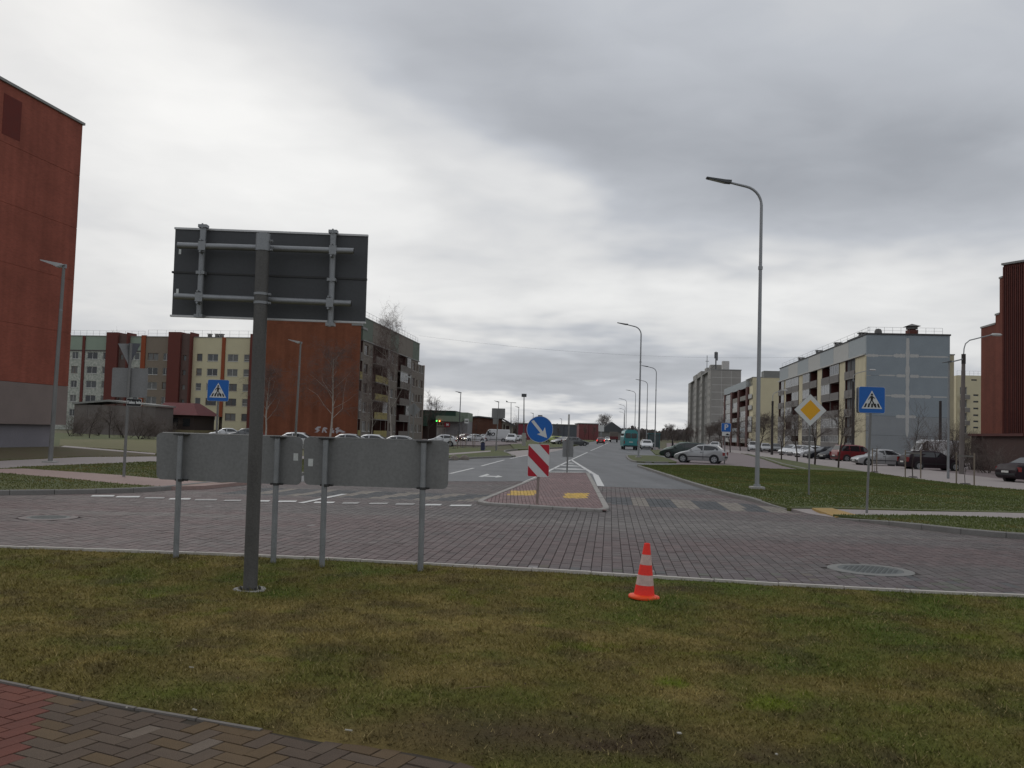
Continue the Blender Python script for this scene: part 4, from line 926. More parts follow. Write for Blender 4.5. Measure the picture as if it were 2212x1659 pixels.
# ================================================================== BUILDINGS
def onface(corner, dirv, px, py):
    """where a sight line meets the upright plane through corner along dirv -> (u along, z)"""
    r = ray(px, py)
    # corner + dirv*u = r*t
    t = (corner.x*dirv.y-corner.y*dirv.x)/(r.x*dirv.y-r.y*dirv.x)
    P = r*t; u = (P.x-corner.x)*dirv.x+(P.y-corner.y)*dirv.y
    return u, EYE+r.z*t
FRONT = lambda u, d, z: (u, d, z)
LEFT = lambda u, d, z: (d, u, z)        # wall that faces -x, u runs away from the viewer
RIGHT = lambda u, d, z: (-d, u, z)      # wall that faces +x
def mbox(mb, mp, u0, u1, d0, d1, z0, z1):
    c = [mp(u, d, z) for z in (z0, z1) for (u, d) in ((u0, d0), (u1, d0), (u1, d1), (u0, d1))]
    return mb.add(c, [(0, 3, 2, 1), (4, 5, 6, 7), (0, 1, 5, 4), (1, 2, 6, 5), (2, 3, 7, 6), (3, 0, 4, 7)])
def facade(mp, u0, u1, z0, z1, holes, m, rev=.22, d=0., mb=None):
    mb = mb or MB(m)
    us = sorted({u0, u1, *[a for h in holes for a in h[:2] if u0 < a < u1]}); zs = sorted({z0, z1, *[a for h in holes for a in h[2:4] if z0 < a < z1]})
    for a, b in zip(us[:-1], us[1:]):
        for c, e in zip(zs[:-1], zs[1:]):
            mu, mz = (a+b)/2, (c+e)/2
            if any(h[0] < mu < h[1] and h[2] < mz < h[3] for h in holes): continue
            mb.quad(mp(a, d, c), mp(b, d, c), mp(b, d, e), mp(a, d, e))
    for h in holes:
        a, b, c, e = h[:4]; r = d+rev
        mb.quad(mp(a, d, c), mp(b, d, c), mp(b, r, c), mp(a, r, c)); mb.quad(mp(a, d, e), mp(b, d, e), mp(b, r, e), mp(a, r, e))
        mb.quad(mp(a, d, c), mp(a, d, e), mp(a, r, e), mp(a, r, c)); mb.quad(mp(b, d, c), mp(b, d, e), mp(b, r, e), mp(b, r, c))
    return mb
m_frame = mat('window_frame_white', (.55, .55, .53), .6)
m_frameb = mat('window_frame_brown', (.16, .10, .07), .7)
m_glass = [mat('window_glass_dark', (.020, .023, .026), .12, spec=.6), mat('window_glass_curtain', (.13, .13, .125), .3, spec=.5, var=.3, scale=1.5), mat('window_glass_grey', (.065, .07, .074), .2, spec=.6)]
m_sill = mat('sill_pale', (.45, .45, .43), .7)
rw = random.Random(21)
def window(parent, mp, u0, u1, z0, z1, leaves=2, d=.10, sill=True, m=None, t=.07, transom=False):
    m = m or m_frame; mb = MB(m)
    for a, b, c, e in ((u0, u1, z0, z0+t), (u0, u1, z1-t, z1), (u0, u0+t, z0+t, z1-t), (u1-t, u1, z0+t, z1-t)): mbox(mb, mp, a, b, d, d+.06, c, e)
    for k in range(1, leaves):
        c = u0+(u1-u0)*k/leaves; mbox(mb, mp, c-t/2, c+t/2, d+.001, d+.058, z0+t, z1-t)
    if transom: zz = z0+(z1-z0)*.33; mbox(mb, mp, u0+t, u1-t, d+.004, d+.055, zz-t/2, zz+t/2)
    o = mb.build('window', parent)
    g = MB(rw.choice(m_glass)); g.quad(mp(u0+t, d+.03, z0+t), mp(u1-t, d+.03, z0+t), mp(u1-t, d+.03, z1-t), mp(u0+t, d+.03, z1-t)); g.build('pane', o)
    if sill: sb = MB(m_sill); mbox(sb, mp, u0-.05, u1+.05, -.06, d, z0-.07, z0-.012); sb.build('sill', o)
    return o
def railing(parent, mp, u0, u1, z, h=.9, n=10, d=.25):
    mb = MB(mat('roof_rail', (.17, .17, .17), .6, .4))
    for k in range(n+1):
        u = u0+(u1-u0)*k/n; mbox(mb, mp, u-.014, u+.014, d-.014, d+.014, z, z+h)
    mbox(mb, mp, u0, u1, d-.013, d+.013, z+h, z+h+.025); mbox(mb, mp, u0, u1, d-.010, d+.010, z+h*.5, z+h*.5+.02)
    return mb.build('roof_railing', parent)
def vent(parent, x, y, z, w=.5, h=.9, m=None):
    mb = MB(m or mat('roof_vent', (.14, .135, .13), .9)); mb.box(x-w, x+w, y-w, y+w, z, z+h); mb.box(x-w*1.35, x+w*1.35, y-w*1.35, y+w*1.35, z+h+.12, z+h+.24)
    for a in (-1, 1):
        for b_ in (-1, 1): mb.box(x+a*w*.8-.05, x+a*w*.8+.05, y+b_*w*.8-.05, y+b_*w*.8+.05, z+h, z+h+.12)
    return mb.build('roof_vent', parent)
def brickmat(name, c1, c2, mortar, sc_=1.0, rough=.9):
    if name in MATS: return MATS[name]
    m = bpy.data.materials.new(name); m.use_nodes = True; t = m.node_tree; b = t.nodes['Principled BSDF']; b.inputs['Roughness'].default_value = rough
    b.inputs['Specular IOR Level'].default_value = .2
    tc = N(t, 'ShaderNodeTexCoord'); sp_ = N(t, 'ShaderNodeSeparateXYZ', ins={0: tc.outputs['Object']})
    cv = N(t, 'ShaderNodeCombineXYZ', ins={0: MA(t, 'ADD', sp_.outputs[0], sp_.outputs[1]), 1: sp_.outputs[2], 2: 0.})
    bt = N(t, 'ShaderNodeTexBrick', ins={'Vector': cv.outputs[0], 'Color1': (*c1, 1), 'Color2': (*c2, 1), 'Mortar': (*mortar, 1), 'Scale': sc_, 'Mortar Size': .012, 'Brick Width': .26, 'Row Height': .088, 'Bias': 0.})
    ns = N(t, 'ShaderNodeTexNoise', ins={'Vector': tc.outputs['Object'], 'Scale': .35, 'Detail': 6., 'Roughness': .62})
    v = MA(t, 'ADD', MA(t, 'MULTIPLY', MA(t, 'SUBTRACT', ns.outputs[0], .5), .9), 1.0)
    st = N(t, 'ShaderNodeMapping', ins={'Vector': tc.outputs['Object'], 'Scale': (1.1, 1.1, .05)}); sn = N(t, 'ShaderNodeTexNoise', ins={'Vector': st.outputs[0], 'Scale': 1.2, 'Detail': 5.})
    v = MA(t, 'MULTIPLY', v, MA(t, 'ADD', MA(t, 'MULTIPLY', sn.outputs[0], .7), .65))
    ml = N(t, 'ShaderNodeVectorMath', operation='SCALE', ins={0: bt.outputs[0], 'Scale': v}); t.links.new(ml.outputs[0], b.inputs['Base Color'])
    MATS[name] = m; return m
m_redw = brickmat('red_brick_wall', (.285, .083, .056), (.24, .070, .048), (.24, .084, .062))
m_redw2 = brickmat('orange_brown_wall', (.215, .080, .042), (.185, .068, .037), (.18, .068, .042))
m_plast = mat('grey_brown_render', (.20, .160, .148), .9, var=.14, scale=.8, fine=.1)
m_plinth = mat('grey_plinth', (.20, .19, .21), .9, var=.16, scale=.7)
m_cop = mat('roof_coping', (.26, .26, .25), .7, .2, var=.2)
m_darkr = mat('dark_red_patch', (.125, .024, .018), .9)

# ---- A: tall red end wall on the left
P0 = G(139.7, 968); P0.z = 0
def height_at(P, px, py): r = ray(px, py); return EYE+r.z*P.y/r.y
HA = height_at(P0, 172, 270)
r = ray(0, 172); t = (HA-EYE)/r.z; PL = Vector((r.x*t, r.y*t, 0)); dA = (PL-P0).normalized(); LA = 34.
ang = math.atan2(-dA.y, -dA.x)         # local +x runs from far left back to the corner
org = P0+dA*LA
A = empty('apartment_block', org, ang, 'tall block with a blank red brick end wall and grey plinth at the left edge', 'building')
zb = onface(P0, dA, 142, 918)[1]; zr = onface(P0, dA, 150, 835)[1]
print('A', P0, HA, zb, zr, dA)
rows = np.linspace(zr, HA, 6)
for a, b_ in zip(rows[:-1], rows[1:]):
    MB(m_redw).box(0, LA, 0, 14, a+.012, b_-.012).build('wall_panel', A)
MB(mat('red_joint', (.24, .075, .05), .9)).box(.02, LA-.03, .02, 13.9, zr, HA-.02).build('joint_band', A)
MB(m_plast).box(0, LA, 0.0, 14, zb, zr-.01).build('rendered_band', A)
MB(m_plinth).box(0, LA-.75, .35, 13.5, -.1, zb).build('plinth', A)
MB(m_cop).box(-.1, LA+.12, -.12, 14.1, HA, HA+.16).build('coping', A)
u, _z = onface(P0, dA, 46, 250); u2, _ = onface(P0, dA, 6, 250); z1_ = onface(P0, dA, 30, 212)[1]; z2_ = onface(P0, dA, 30, 300)[1]
MB(m_darkr).box(LA-u2, LA-u, -.012, .02, z2_, z1_).build('dark_patch', A)

# ---- B: long far block with green, brown and cream bays
angB = math.radians(-10); dB = Vector((math.cos(angB), math.sin(angB), 0))
cB = onray(475, 171); oB = cB-dB*34
B = empty('apartment_block', oB, angB, 'long five-storey block with mint, brown and cream bays and red stair towers', 'building')
def uB(px): return onface(oB, dB, px, 850)[0]
def zB(px, py): return onface(oB, dB, px, py)[1]
m_cream = mat('cream_render', (.58, .53, .36), .9, var=.07, scale=.5); m_green = mat('mint_render', (.28, .34, .275), .9, var=.1, scale=.6)
m_flake = mat('flaking_paint', (.56, .56, .51), .95, var=.2, scale=2.6, col2=(.27, .30, .26), fine=.4)
m_brown = mat('brown_render', (.225, .185, .145), .9, var=.1); m_tower = mat('red_tower_render', (.135, .040, .032), .9, var=.12); m_orange = mat('orange_strip', (.27, .070, .030), .9, var=.08)
m_recess = mat('tower_recess', (.125, .082, .072), .9)
sills = [2.55+2.76*k for k in range(5)]; HB = 18.0
def bay(px0, px1, m, wins, top=HB, dd=0., name='wall', m2=None, split=None):
    a, b_ = uB(px0), uB(px1); holes = []
    for (w0, w1, lv) in wins:
        for s in sills: holes.append((uB(w0), uB(w1), s, s+1.35, lv))
    if m2:
        facade(FRONT, a, b_, -.1, split, [h for h in holes if h[3] < split], m2, d=dd).build(name, B); facade(FRONT, a, b_, split+.25, top, [h for h in holes if h[2] > split], m, d=dd).build(name, B)
        MB(mat('facade_ledge', (.10, .09, .085), .9)).box(a, b_, dd-.08, dd+.2, split, split+.25).build('ledge', B)
    else: facade(FRONT, a, b_, -.1, top, holes, m, d=dd).build(name, B)
    for h in holes: window(B, FRONT, h[0], h[1], h[2], h[3], h[4], transom=(h[4] == 1 and rw.random() < .4), m=m_frame if rw.random() < .85 else m_frameb)
def tower(px0, px1, wpx, top=18.7):
    a, b_ = uB(px0), uB(px1); mid = a+(b_-a)*.55
    MB(m_tower).box(a, mid, -1.1, 2, -.1, top).build('stair_tower', B)
    ws = [(uB(wpx)-.33, uB(wpx)+.33, 1.2+2.76*k+1.3, 1.2+2.76*k+2.3) for k in range(5)]
    fm = facade(FRONT, mid, b_-.25, -.1, top-.3, ws, m_recess, d=-.55); fm.build('tower_wall', B)
    for w in ws: window(B, FRONT, *w, 1, d=-.40, sill=False, m=m_frameb, t=.06)
    MB(m_tower).box(b_-.25, b_, -.9, 2, -.1, top).build('tower_pier', B)
bay(110, 173, m_green, [(151, 164.5, 2)], m2=m_flake, split=15.1); MB(m_tower).box(uB(173.2), uB(178.8), -.18, .3, -.1, HB).build('pilaster', B)
bay(179, 231, m_green, [(184, 206.5, 2), (218, 229, 1)], m2=m_flake, split=15.1)
tower(231, 276, 262.5)
bay(276, 300.5, m_green, [(286, 297, 1)], m2=m_flake, split=15.1); MB(m_orange).box(uB(300.6), uB(310), -.2, .3, -.1, HB+.3).build('pilaster', B)
bay(310, 364.5, m_brown, [(315, 338, 2), (349, 361, 2)]); tower(364.5, 412.5, 398.5, 18.9)
bay(412.5, 475.5, m_cream, [(421.5, 433.5, 1), (444.5, 467.5, 2)]); MB(m_orange).box(uB(475.6), uB(482.6), -.2, .3, 3.2, HB+.1).build('pilaster', B)
bay(482.7, 541, m_cream, [(488, 511, 2), (523.5, 535.5, 1)]); tower(541, 590, 575)
uL, uR = uB(110), uB(590)
MB(m_brown).box(uL, uR, .9, 12, -.1, HB-.02).build('rear_body', B)
for a, b_ in ((110, 231), (276, 300), (310, 364), (413, 475), (483, 541)): MB(m_cop).box(uB(a), uB(b_), -.1, .6, HB, HB+.14).build('coping', B)
railing(B, FRONT, uL, uB(305), HB+.1, 1.0, 14); railing(B, FRONT, uB(312), uR, HB+.1, 1.25, 14)
for px in (388, 436, 452, 462): vent(B, uB(px), 2.0, HB, .3, .7)
MB(mat('brown_plinth', (.09, .055, .045), .9)).box(uB(412.6), uB(541), -.06, .4, -.1, .75).build('plinth', B)

# ---- C: big brown block: blank end wall and balcony side along the road
cC = onray(771, 129); cC.z = 0
C_ = empty('apartment_block', cC, -GRID, 'big block with a blank orange-brown end wall and yellow balconies along its road side', 'building')
wE = -onface(cC, RQ, 560, 850)[0]; HCm = onface(cC, RD, 800, 692.5)[1]; uC = lambda X, Y=800: onface(cC, RD, 535.7+X*.1875, 656.7+Y*.1875)
UE = uC(1965)[0]; UE2 = uC(2032)[0]
print('C', cC, wE, HCm, UE, UE2)
HE = onface(cC, RQ, 752, 703)[1]
MB(m_redw2).box(-wE, 0, 0, .11, -.1, HE).build('end_wall', C_)
MB(m_redw2).box(-wE, -1.4, 1.0, 3.0, HE+.01, HCm).build('attic_wall', C_)
st0 = MB(m_cop); st0.box(-1.35, .12, -.08, .7, HE, HE+.30); st0.box(-.9, .12, .75, 3.2, HE-.35, HE-.05); st0.build('stepped_coping', C_)
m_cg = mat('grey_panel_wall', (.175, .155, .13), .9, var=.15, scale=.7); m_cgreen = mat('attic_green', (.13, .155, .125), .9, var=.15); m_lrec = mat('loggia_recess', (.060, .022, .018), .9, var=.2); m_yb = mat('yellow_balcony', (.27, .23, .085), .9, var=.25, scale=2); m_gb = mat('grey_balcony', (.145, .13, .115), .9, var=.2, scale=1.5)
m_slab = mat('balcony_slab', (.22, .21, .19), .9)
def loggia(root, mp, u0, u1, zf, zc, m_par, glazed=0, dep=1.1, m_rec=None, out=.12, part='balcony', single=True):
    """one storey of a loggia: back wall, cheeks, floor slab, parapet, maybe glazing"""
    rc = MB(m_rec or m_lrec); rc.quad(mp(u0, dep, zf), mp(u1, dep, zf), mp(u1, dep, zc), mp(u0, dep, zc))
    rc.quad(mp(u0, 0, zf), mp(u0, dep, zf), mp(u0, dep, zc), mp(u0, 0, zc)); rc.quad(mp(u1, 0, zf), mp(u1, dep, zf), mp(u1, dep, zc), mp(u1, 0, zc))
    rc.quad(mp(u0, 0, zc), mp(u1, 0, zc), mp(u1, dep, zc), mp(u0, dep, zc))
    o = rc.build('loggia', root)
    pb = MB(m_par); mbox(pb, mp, u0+.02, u1-.02, -out, -out+.09, zf+.05, zf+1.05); pb.build('parapet', o)
    sb = MB(m_slab); mbox(sb, mp, u0+.02, u1-.02, -out-.03, dep-.01, zf-.12, zf+.03); sb.build('slab', o)
    if glazed:
        n_ = max(2, int(round((u1-u0)/1.15))); fr = MB(m_frame); t_ = .055; z0, z1 = zf+1.06, zc-.12
        mbox(fr, mp, u0+.03, u1-.03, -out+.01, -out+.07, z0, z0+t_); mbox(fr, mp, u0+.03, u1-.03, -out+.01, -out+.07, z1-t_, z1)
        for k in range(n_+1): c = u0+.06+(u1-u0-.12)*k/n_; mbox(fr, mp, c-t_/2, c+t_/2, -out+.012, -out+.068, z0+t_, z1-t_)
        fr.build('glazing_frame', o)
        gl = MB(mat('balcony_glass', (.19, .195, .20), .25, spec=.5, var=.3, scale=.8) if rw.random() < .6 else rw.choice(m_glass)); gl.quad(mp(u0+.06, -out+.04, z0+t_), mp(u1-.06, -out+.04, z0+t_), mp(u1-.06, -out+.04, z1-t_), mp(u0+.06, -out+.04, z1-t_)); gl.build('glazing', o)
    else:
        w = MB(m_frame if rw.random() < .5 else m_frameb); c = u0+(u1-u0)*.5; hw = min(.55, (u1-u0)*.25)
        for a, b_, e, f_ in ((c-hw, c+hw, zf+.1, zf+.17), (c-hw, c+hw, zf+2.1, zf+2.17), (c-hw, c-hw+.07, zf+.17, zf+2.1), (c+hw-.07, c+hw, zf+.17, zf+2.1)): mbox(w, mp, a, b_, dep-.08, dep-.02, e, f_)
        wd_ = w.build('balcony_door', o); g = MB(m_glass[0]); g.quad(mp(c-hw+.07, dep-.05, zf+.17), mp(c+hw-.07, dep-.05, zf+.17), mp(c+hw-.07, dep-.05, zf+2.1), mp(c-hw+.07, dep-.05, zf+2.1)); 
    return o
fl_ = [.55+2.76*k for k in range(6)]; HF = fl_[5]
xs_ = [0]+[uC(X)[0] for X in (1312, 1432, 1545, 1602)]
mod = xs_[4]
k = 0; base_u = 0.
while base_u < UE-3:
    a, b_, c, e = [base_u+v_ for v_ in xs_[1:]]
    if k == 0 or True:
        if b_ > UE2: break
        for i in range(5):
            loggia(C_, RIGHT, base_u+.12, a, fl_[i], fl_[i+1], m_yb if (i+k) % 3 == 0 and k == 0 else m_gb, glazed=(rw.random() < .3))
        hs = []
        w0, w1 = a+(b_-a)*.18, a+(b_-a)*.55; w2, w3 = a+(b_-a)*.78, b_-.25
        for i in range(5): hs += [(w0, w1, fl_[i]+.9, fl_[i]+2.35, 2), (w2, w3, fl_[i]+.9, fl_[i]+2.2, 1)]
        facade(RIGHT, a, b_, -.1, HF, hs, m_cg, rev=.2).build('wall', C_)
        for h in hs: window(C_, RIGHT, *h, d=.12, m=m_frame if rw.random() < .6 else m_frameb)
        if e < UE+1:
            for i in range(5):
                loggia(C_, RIGHT, b_+.1, c, fl_[i], fl_[i+1], m_yb if i in (0, 1, 2, 3) and k == 0 and i != 1 or (k == 0 and i == 1) else m_gb, glazed=rw.random() < (.05 if k == 0 else .35), out=.55)
                loggia(C_, RIGHT, c+.15, e-.05, fl_[i], fl_[i+1], m_yb if k == 0 and i < 4 else m_gb, glazed=rw.random() < .2, out=.3)
        done = b_
        MB(m_cg).box(-.15, .02, base_u+.01, base_u+.11, -.1, HF).build('pier', C_)
        if e < UE+1:
            done = e+.11
            MB(m_cg).box(-.15, .05, c+.01, c+.14, -.1, HF).build('pier', C_); MB(m_cg).box(-.15, .02, e-.04, e+.11, -.1, HF).build('pier', C_)
    base_u += mod+.1; k += 1
MB(m_cg).box(-wE, -1.25, .115, UE, -.1, HF).build('rear_body', C_)
hs = [(done+1.0+(UE2-done-1.6)*q_, done+2.4+(UE2-done-1.6)*q_, fl_[i]+.9, fl_[i]+2.3, 2) for i in range(5) for q_ in (0, .5)]
facade(RIGHT, done+.01, UE2, -.1, HF-.4, hs, m_cg, rev=.2).build('wall', C_)
for h in hs: window(C_, RIGHT, *h, d=.12, m=m_frame if rw.random() < .6 else m_frameb)
MB(m_redw2).box(-12, -.02, UE2+.01, UE2+.3, -.1, HF-.2).build('far_end_wall', C_)
print('C end', done, UE, UE2)
na = 7; ub = np.linspace(.9, UE, na+1)
for i in range(na): MB(m_cgreen if i % 3 == 0 else m_cg).box(-1.5, .03, ub[i]+.03, ub[i+1]-.03, HF+.16, HCm).build('attic_panel', C_)
MB(mat('attic_joint', (.06, .055, .05), .9)).box(-1.4, -.05, .95, UE-.05, HF+.17, HCm-.03).build('attic_core', C_)
MB(m_cop).box(-1.3, .16, 1.0, UE+.05, HF+.012, HF+.155).build('ledge', C_); MB(m_cop).box(-1.6, .1, .85, UE+.05, HCm, HCm+.12).build('coping', C_)
railing(C_, RIGHT, 1, UE, HCm+.12, 1.0, 18, .35)
# graffiti on the end wall: plain lettering-like strokes, pale paint 3 mm proud
gm = MB(mat('graffiti_paint', (.42, .40, .41), .8, var=.2))
def gC(X, Y): u, z = onface(cC, RQ, 535.7+X*.1875, 656.7+Y*.1875); return u, z
for pts in ([(770, 1440), (800, 1412), (840, 1410), (835, 1430), (805, 1436), (830, 1452), (800, 1480), (765, 1478), (795, 1462)], [(850, 1480), (862, 1430), (880, 1418), (905, 1425), (918, 1440), (890, 1445), (912, 1482), (895, 1484), (872, 1455), (866, 1482)],
            [(945, 1442), (975, 1430), (985, 1440), (965, 1458), (995, 1452), (990, 1488), (955, 1482), (972, 1468), (948, 1462)], [(1000, 1440), (1030, 1420), (1058, 1428), (1030, 1446), (1065, 1446), (1095, 1462), (1128, 1476), (1090, 1484), (1050, 1470), (1022, 1496), (1008, 1470), (1020, 1456)]):
    q = [gC(*p) for p in pts]; gm.prism(q, -.004, -.001, 'y')
gm.build('graffiti', C_)

# ---- J: blue-grey panel block on the right
cJ = onray(1870, 124); cJ.z = 0
J = empty('apartment_block', cJ, -GRID, 'blue-grey panel block with white sealant crosses on its end wall', 'building')
zj7 = lambda X, Y: (1624.3+X*.2656, 674+Y*.2656)
HJ = onface(cJ, RQ, 1871, 722.5)[1]; WJ = onface(cJ, RQ, 2052, 800)[0]; LJ = onface(cJ, RD, 1697.5, 870)[0]; uJ = lambda X: onface(cJ, RD, zj7(X, 600)[0], 870)[0]
eJ = lambda X, Y: onface(cJ, RQ, *zj7(X, Y))
m_bg = mat('blue_grey_panel', (.265, .305, .33), .9, var=.10, scale=.6, fine=.12); m_bg2 = mat('blue_grey_panel_low', (.27, .29, .30), .9, var=.1, scale=.6)
m_seal = mat('sealant', (.47, .47, .45), .85, var=.12, scale=3)
rowsJ = [eJ(1240, y)[1] for y in (182, 355, 522, 687, 850, 1008)]+[-.1]; um = eJ(1265, 500)[0]
print('J', cJ, HJ, WJ, LJ, rowsJ, um)
MB(mat('panel_joint', (.09, .095, .10), .95)).box(.02, WJ-.02, .04, 10, -.1, HJ-.05).build('core', J)
for i in range(6):
    for a, b_ in ((0, um), (um, WJ)):
        MB(m_bg if i < 4 else m_bg2).bev(a+.014, b_-.014, 0, .3, rowsJ[i+1]+.014, rowsJ[i]-.014, .008).build('wall_panel', J)
def smear(u0, u1, z, w0, vert=False, seed=0):
    rs = random.Random(seed); n_ = 26; A_ = []; B_ = []
    for k in range(n_+1):
        t_ = k/n_; e = w0*(.75+.5*rs.random())*min(1, 8*t_+.3, (8*(1-t_)+.3) if not vert else 1); p = u0+(u1-u0)*t_
        A_.append((p, z+e) if not vert else (z+e, p)); B_.append((p, z-e*.9) if not vert else (z-e*.9, p))
    MB(m_seal).prism(A_+B_[::-1], -.008, -.001, 'y').build('sealant_smear', J)
smear(eJ(1265, 1020)[1], HJ-.4, um, .24, True, 1)
for X0, X1, Y, w, sd in ((930, 1030, 353, .20, 2), (1030, 1150, 354, .10, 3), (1150, 1250, 355, .26, 4), (1285, 1360, 357, .24, 5), (1360, 1600, 362, .11, 6), (1030, 1170, 514, .10, 7), (1175, 1250, 519, .22, 8), (1285, 1360, 523, .22, 9), (1360, 1600, 527, .10, 10), (1085, 1135, 679, .1, 11), (1130, 1250, 682, .24, 12), (1280, 1460, 687, .22, 13), (1470, 1590, 691, .10, 14), (1170, 1250, 850, .22, 15), (1275, 1335, 852, .2, 16)):
    a, z = eJ(X0, Y); b_, _ = eJ(X1, Y); smear(a, b_, z, w*.95, False, sd)
MB(mat('dark_coping', (.06, .06, .062), .8)).box(-.1, WJ+.1, -.1, 10, HJ, HJ+.22).build('coping', J)
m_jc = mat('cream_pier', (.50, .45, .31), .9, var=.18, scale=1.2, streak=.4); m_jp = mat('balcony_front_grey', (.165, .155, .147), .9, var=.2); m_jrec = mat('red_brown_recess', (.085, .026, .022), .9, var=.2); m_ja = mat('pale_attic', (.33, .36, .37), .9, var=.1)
m_jpale = mat('white_attic', (.42, .42, .40), .9, var=.1)
flJ = [rowsJ[5]-.1+2.72*k for k in range(6)]; flJ = [max(.3, rowsJ[5]-2.2)]+[rowsJ[5]+(rowsJ[1]-rowsJ[5])*k/4 for k in range(5)]
topJ = flJ[5]; ATJ = HJ
edges = [('pier', 920, 845), ('log', 845, 762), ('pier', 762, 716), ('log', 716, 572), ('pier', 572, 536), ('log', 536, 420), ('pier', 420, 386), ('log', 386, 280), ('pier', 280, 268), ('log', 268, 222)]
prev = 0.0
for kind, X0, X1 in edges:
    u0, u1 = prev, uJ(X1); prev = u1
    if kind == 'pier': MB(m_jc).box(-.12, .6, u0+.004, u1-.004, -.1, topJ-.02).build('pier', J)
    else:
        nb_ = 2 if u1-u0 > 5 else 1
        for q in range(nb_):
            a, b_ = u0+(u1-u0)*q/nb_, u0+(u1-u0)*(q+1)/nb_
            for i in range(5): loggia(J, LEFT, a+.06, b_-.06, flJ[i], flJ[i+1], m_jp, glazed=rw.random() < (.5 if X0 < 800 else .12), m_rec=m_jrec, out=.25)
            MB(m_jp).box(-.1, 1.0, b_-.055, b_+.055, -.1, topJ-.03).build('partition', J)
endu = prev
MB(m_jp).box(1.2, WJ-.05, .4, endu, -.1, topJ).build('rear_body', J)
na = 7
for i in range(na):
    a, b_ = .31+(endu-.31)*i/na, .31+(endu-.31)*(i+1)/na; MB(m_ja if i % 2 == 0 else m_jpale).box(.0, .4, a+.03, b_-.03, topJ+.25, ATJ-.05).build('attic_panel', J)
MB(mat('attic_joint', (.06, .055, .05), .9)).box(.05, 9.8, .4, endu-.1, topJ+.20, ATJ-.08).build('attic_core', J)
MB(m_jpale).box(-.35, 1.0, .31, endu, topJ, topJ+.18).build('ledge', J); MB(mat('dark_coping', (.06, .06, .062), .8)).box(-.08, 1.2, .32, endu+.05, ATJ-.03, ATJ+.12).build('roof_edge', J)
railing(J, LEFT, .3, endu, HJ+.22, .85, 16, .5); railing(J, FRONT, .3, WJ-.8, HJ+.22, .85, 9, .5)
for u_, w in ((eJ(1070, 180)[0], .42), ): 
    lt = MB(mat('roof_vent', (.14, .135, .13), .9)); lt.lathe([(.5, 0), (.5, .55), (.35, .85), (.001, .95)], 14); lt.build('roof_cowl', J, (u_, 2.5, HJ+.2))
vt = MB(mat('chimney_red', (.12, .04, .03), .9)); ux = eJ(1352, 180)[0]; vt.box(ux-.65, ux+.65, 2, 3.3, HJ+.2, HJ+1.0).use(mat('roof_vent', (.14, .135, .13), .9)); vt.box(ux-.6, ux+.6, 2.05, 3.25, HJ+1.12, HJ+1.5).add([(ux-.95, 1.7, HJ+1.5), (ux+.95, 1.7, HJ+1.5), (ux+.95, 3.6, HJ+1.5), (ux-.95, 3.6, HJ+1.5), (ux, 2.65, HJ+1.9)], [(0, 1, 4), (1, 2, 4), (2, 3, 4), (3, 0, 4), (3, 2, 1, 0)]); vt.build('chimney', J)
for X in (838, 646, 495, 355): vent(J, .9, uJ(X), HJ-.1, .42, .75)
# lower rear wing to the right of it
wl = onface(cJ, RQ, 2053, 800)[0]; wr_ = onface(cJ, RQ, 2070.5, 800)[0]
MB(m_jc).box(WJ+.01, wr_, 1.6, 9, -.1, onface(cJ, RQ, 2060, 765)[1]).build('rear_wing', J)
MB(m_cop).box(WJ+.01, wr_+.1, 1.55, 9, onface(cJ, RQ, 2060, 765)[1], onface(cJ, RQ, 2060, 765)[1]+.15).build('wing_coping', J)
# ---- L: cream block seen between J and the red building
cL = onray(2072, 185); Lb = empty('apartment_block', cL, -GRID, 'cream block with slit windows glimpsed between blue-grey block and red building', 'building')
HL = onface(cL, RQ, 2095, 811)[1]; uLx = lambda X: onface(cL, RQ, zj7(X, 700)[0], 900)[0]; zL = lambda Y: onface(cL, RQ, zj7(1760, Y)[0], zj7(1760, Y)[1])[1]
hs = []
for Y in (610, 715, 820, 925): hs.append((uLx(1690), uLx(1748), zL(Y+62), zL(Y), 3))
slits = [(uLx(1800), uLx(1842), zL(Y+10), zL(Y-4), 2) for Y in (672, 725, 780, 835, 885, 935)]+[(uLx(1783), uLx(1830), zL(558), zL(546), 2)]
facade(FRONT, uLx(1668), uLx(1990), -.1, HL, hs+slits, m_cream, rev=.3).build('wall', Lb)
for h in hs: window(Lb, FRONT, *h, d=.15)
for h in slits: MB(m_glass[0]).quad((h[0], .28, h[2]), (h[1], .28, h[2]), (h[1], .28, h[3]), (h[0], .28, h[3])).build('slit_window', Lb)
for h in hs: MB(m_slab).box(h[0]-.2, h[1]+.3, -.9, -.8, h[2]-1.0, h[2]-.1).build('balcony', Lb)
MB(m_cream).box(uLx(1668), uLx(1990), .4, 10, -.1, HL-.02).build('rear_body', Lb); railing(Lb, FRONT, uLx(1670), uLx(1980), HL, .9, 9)

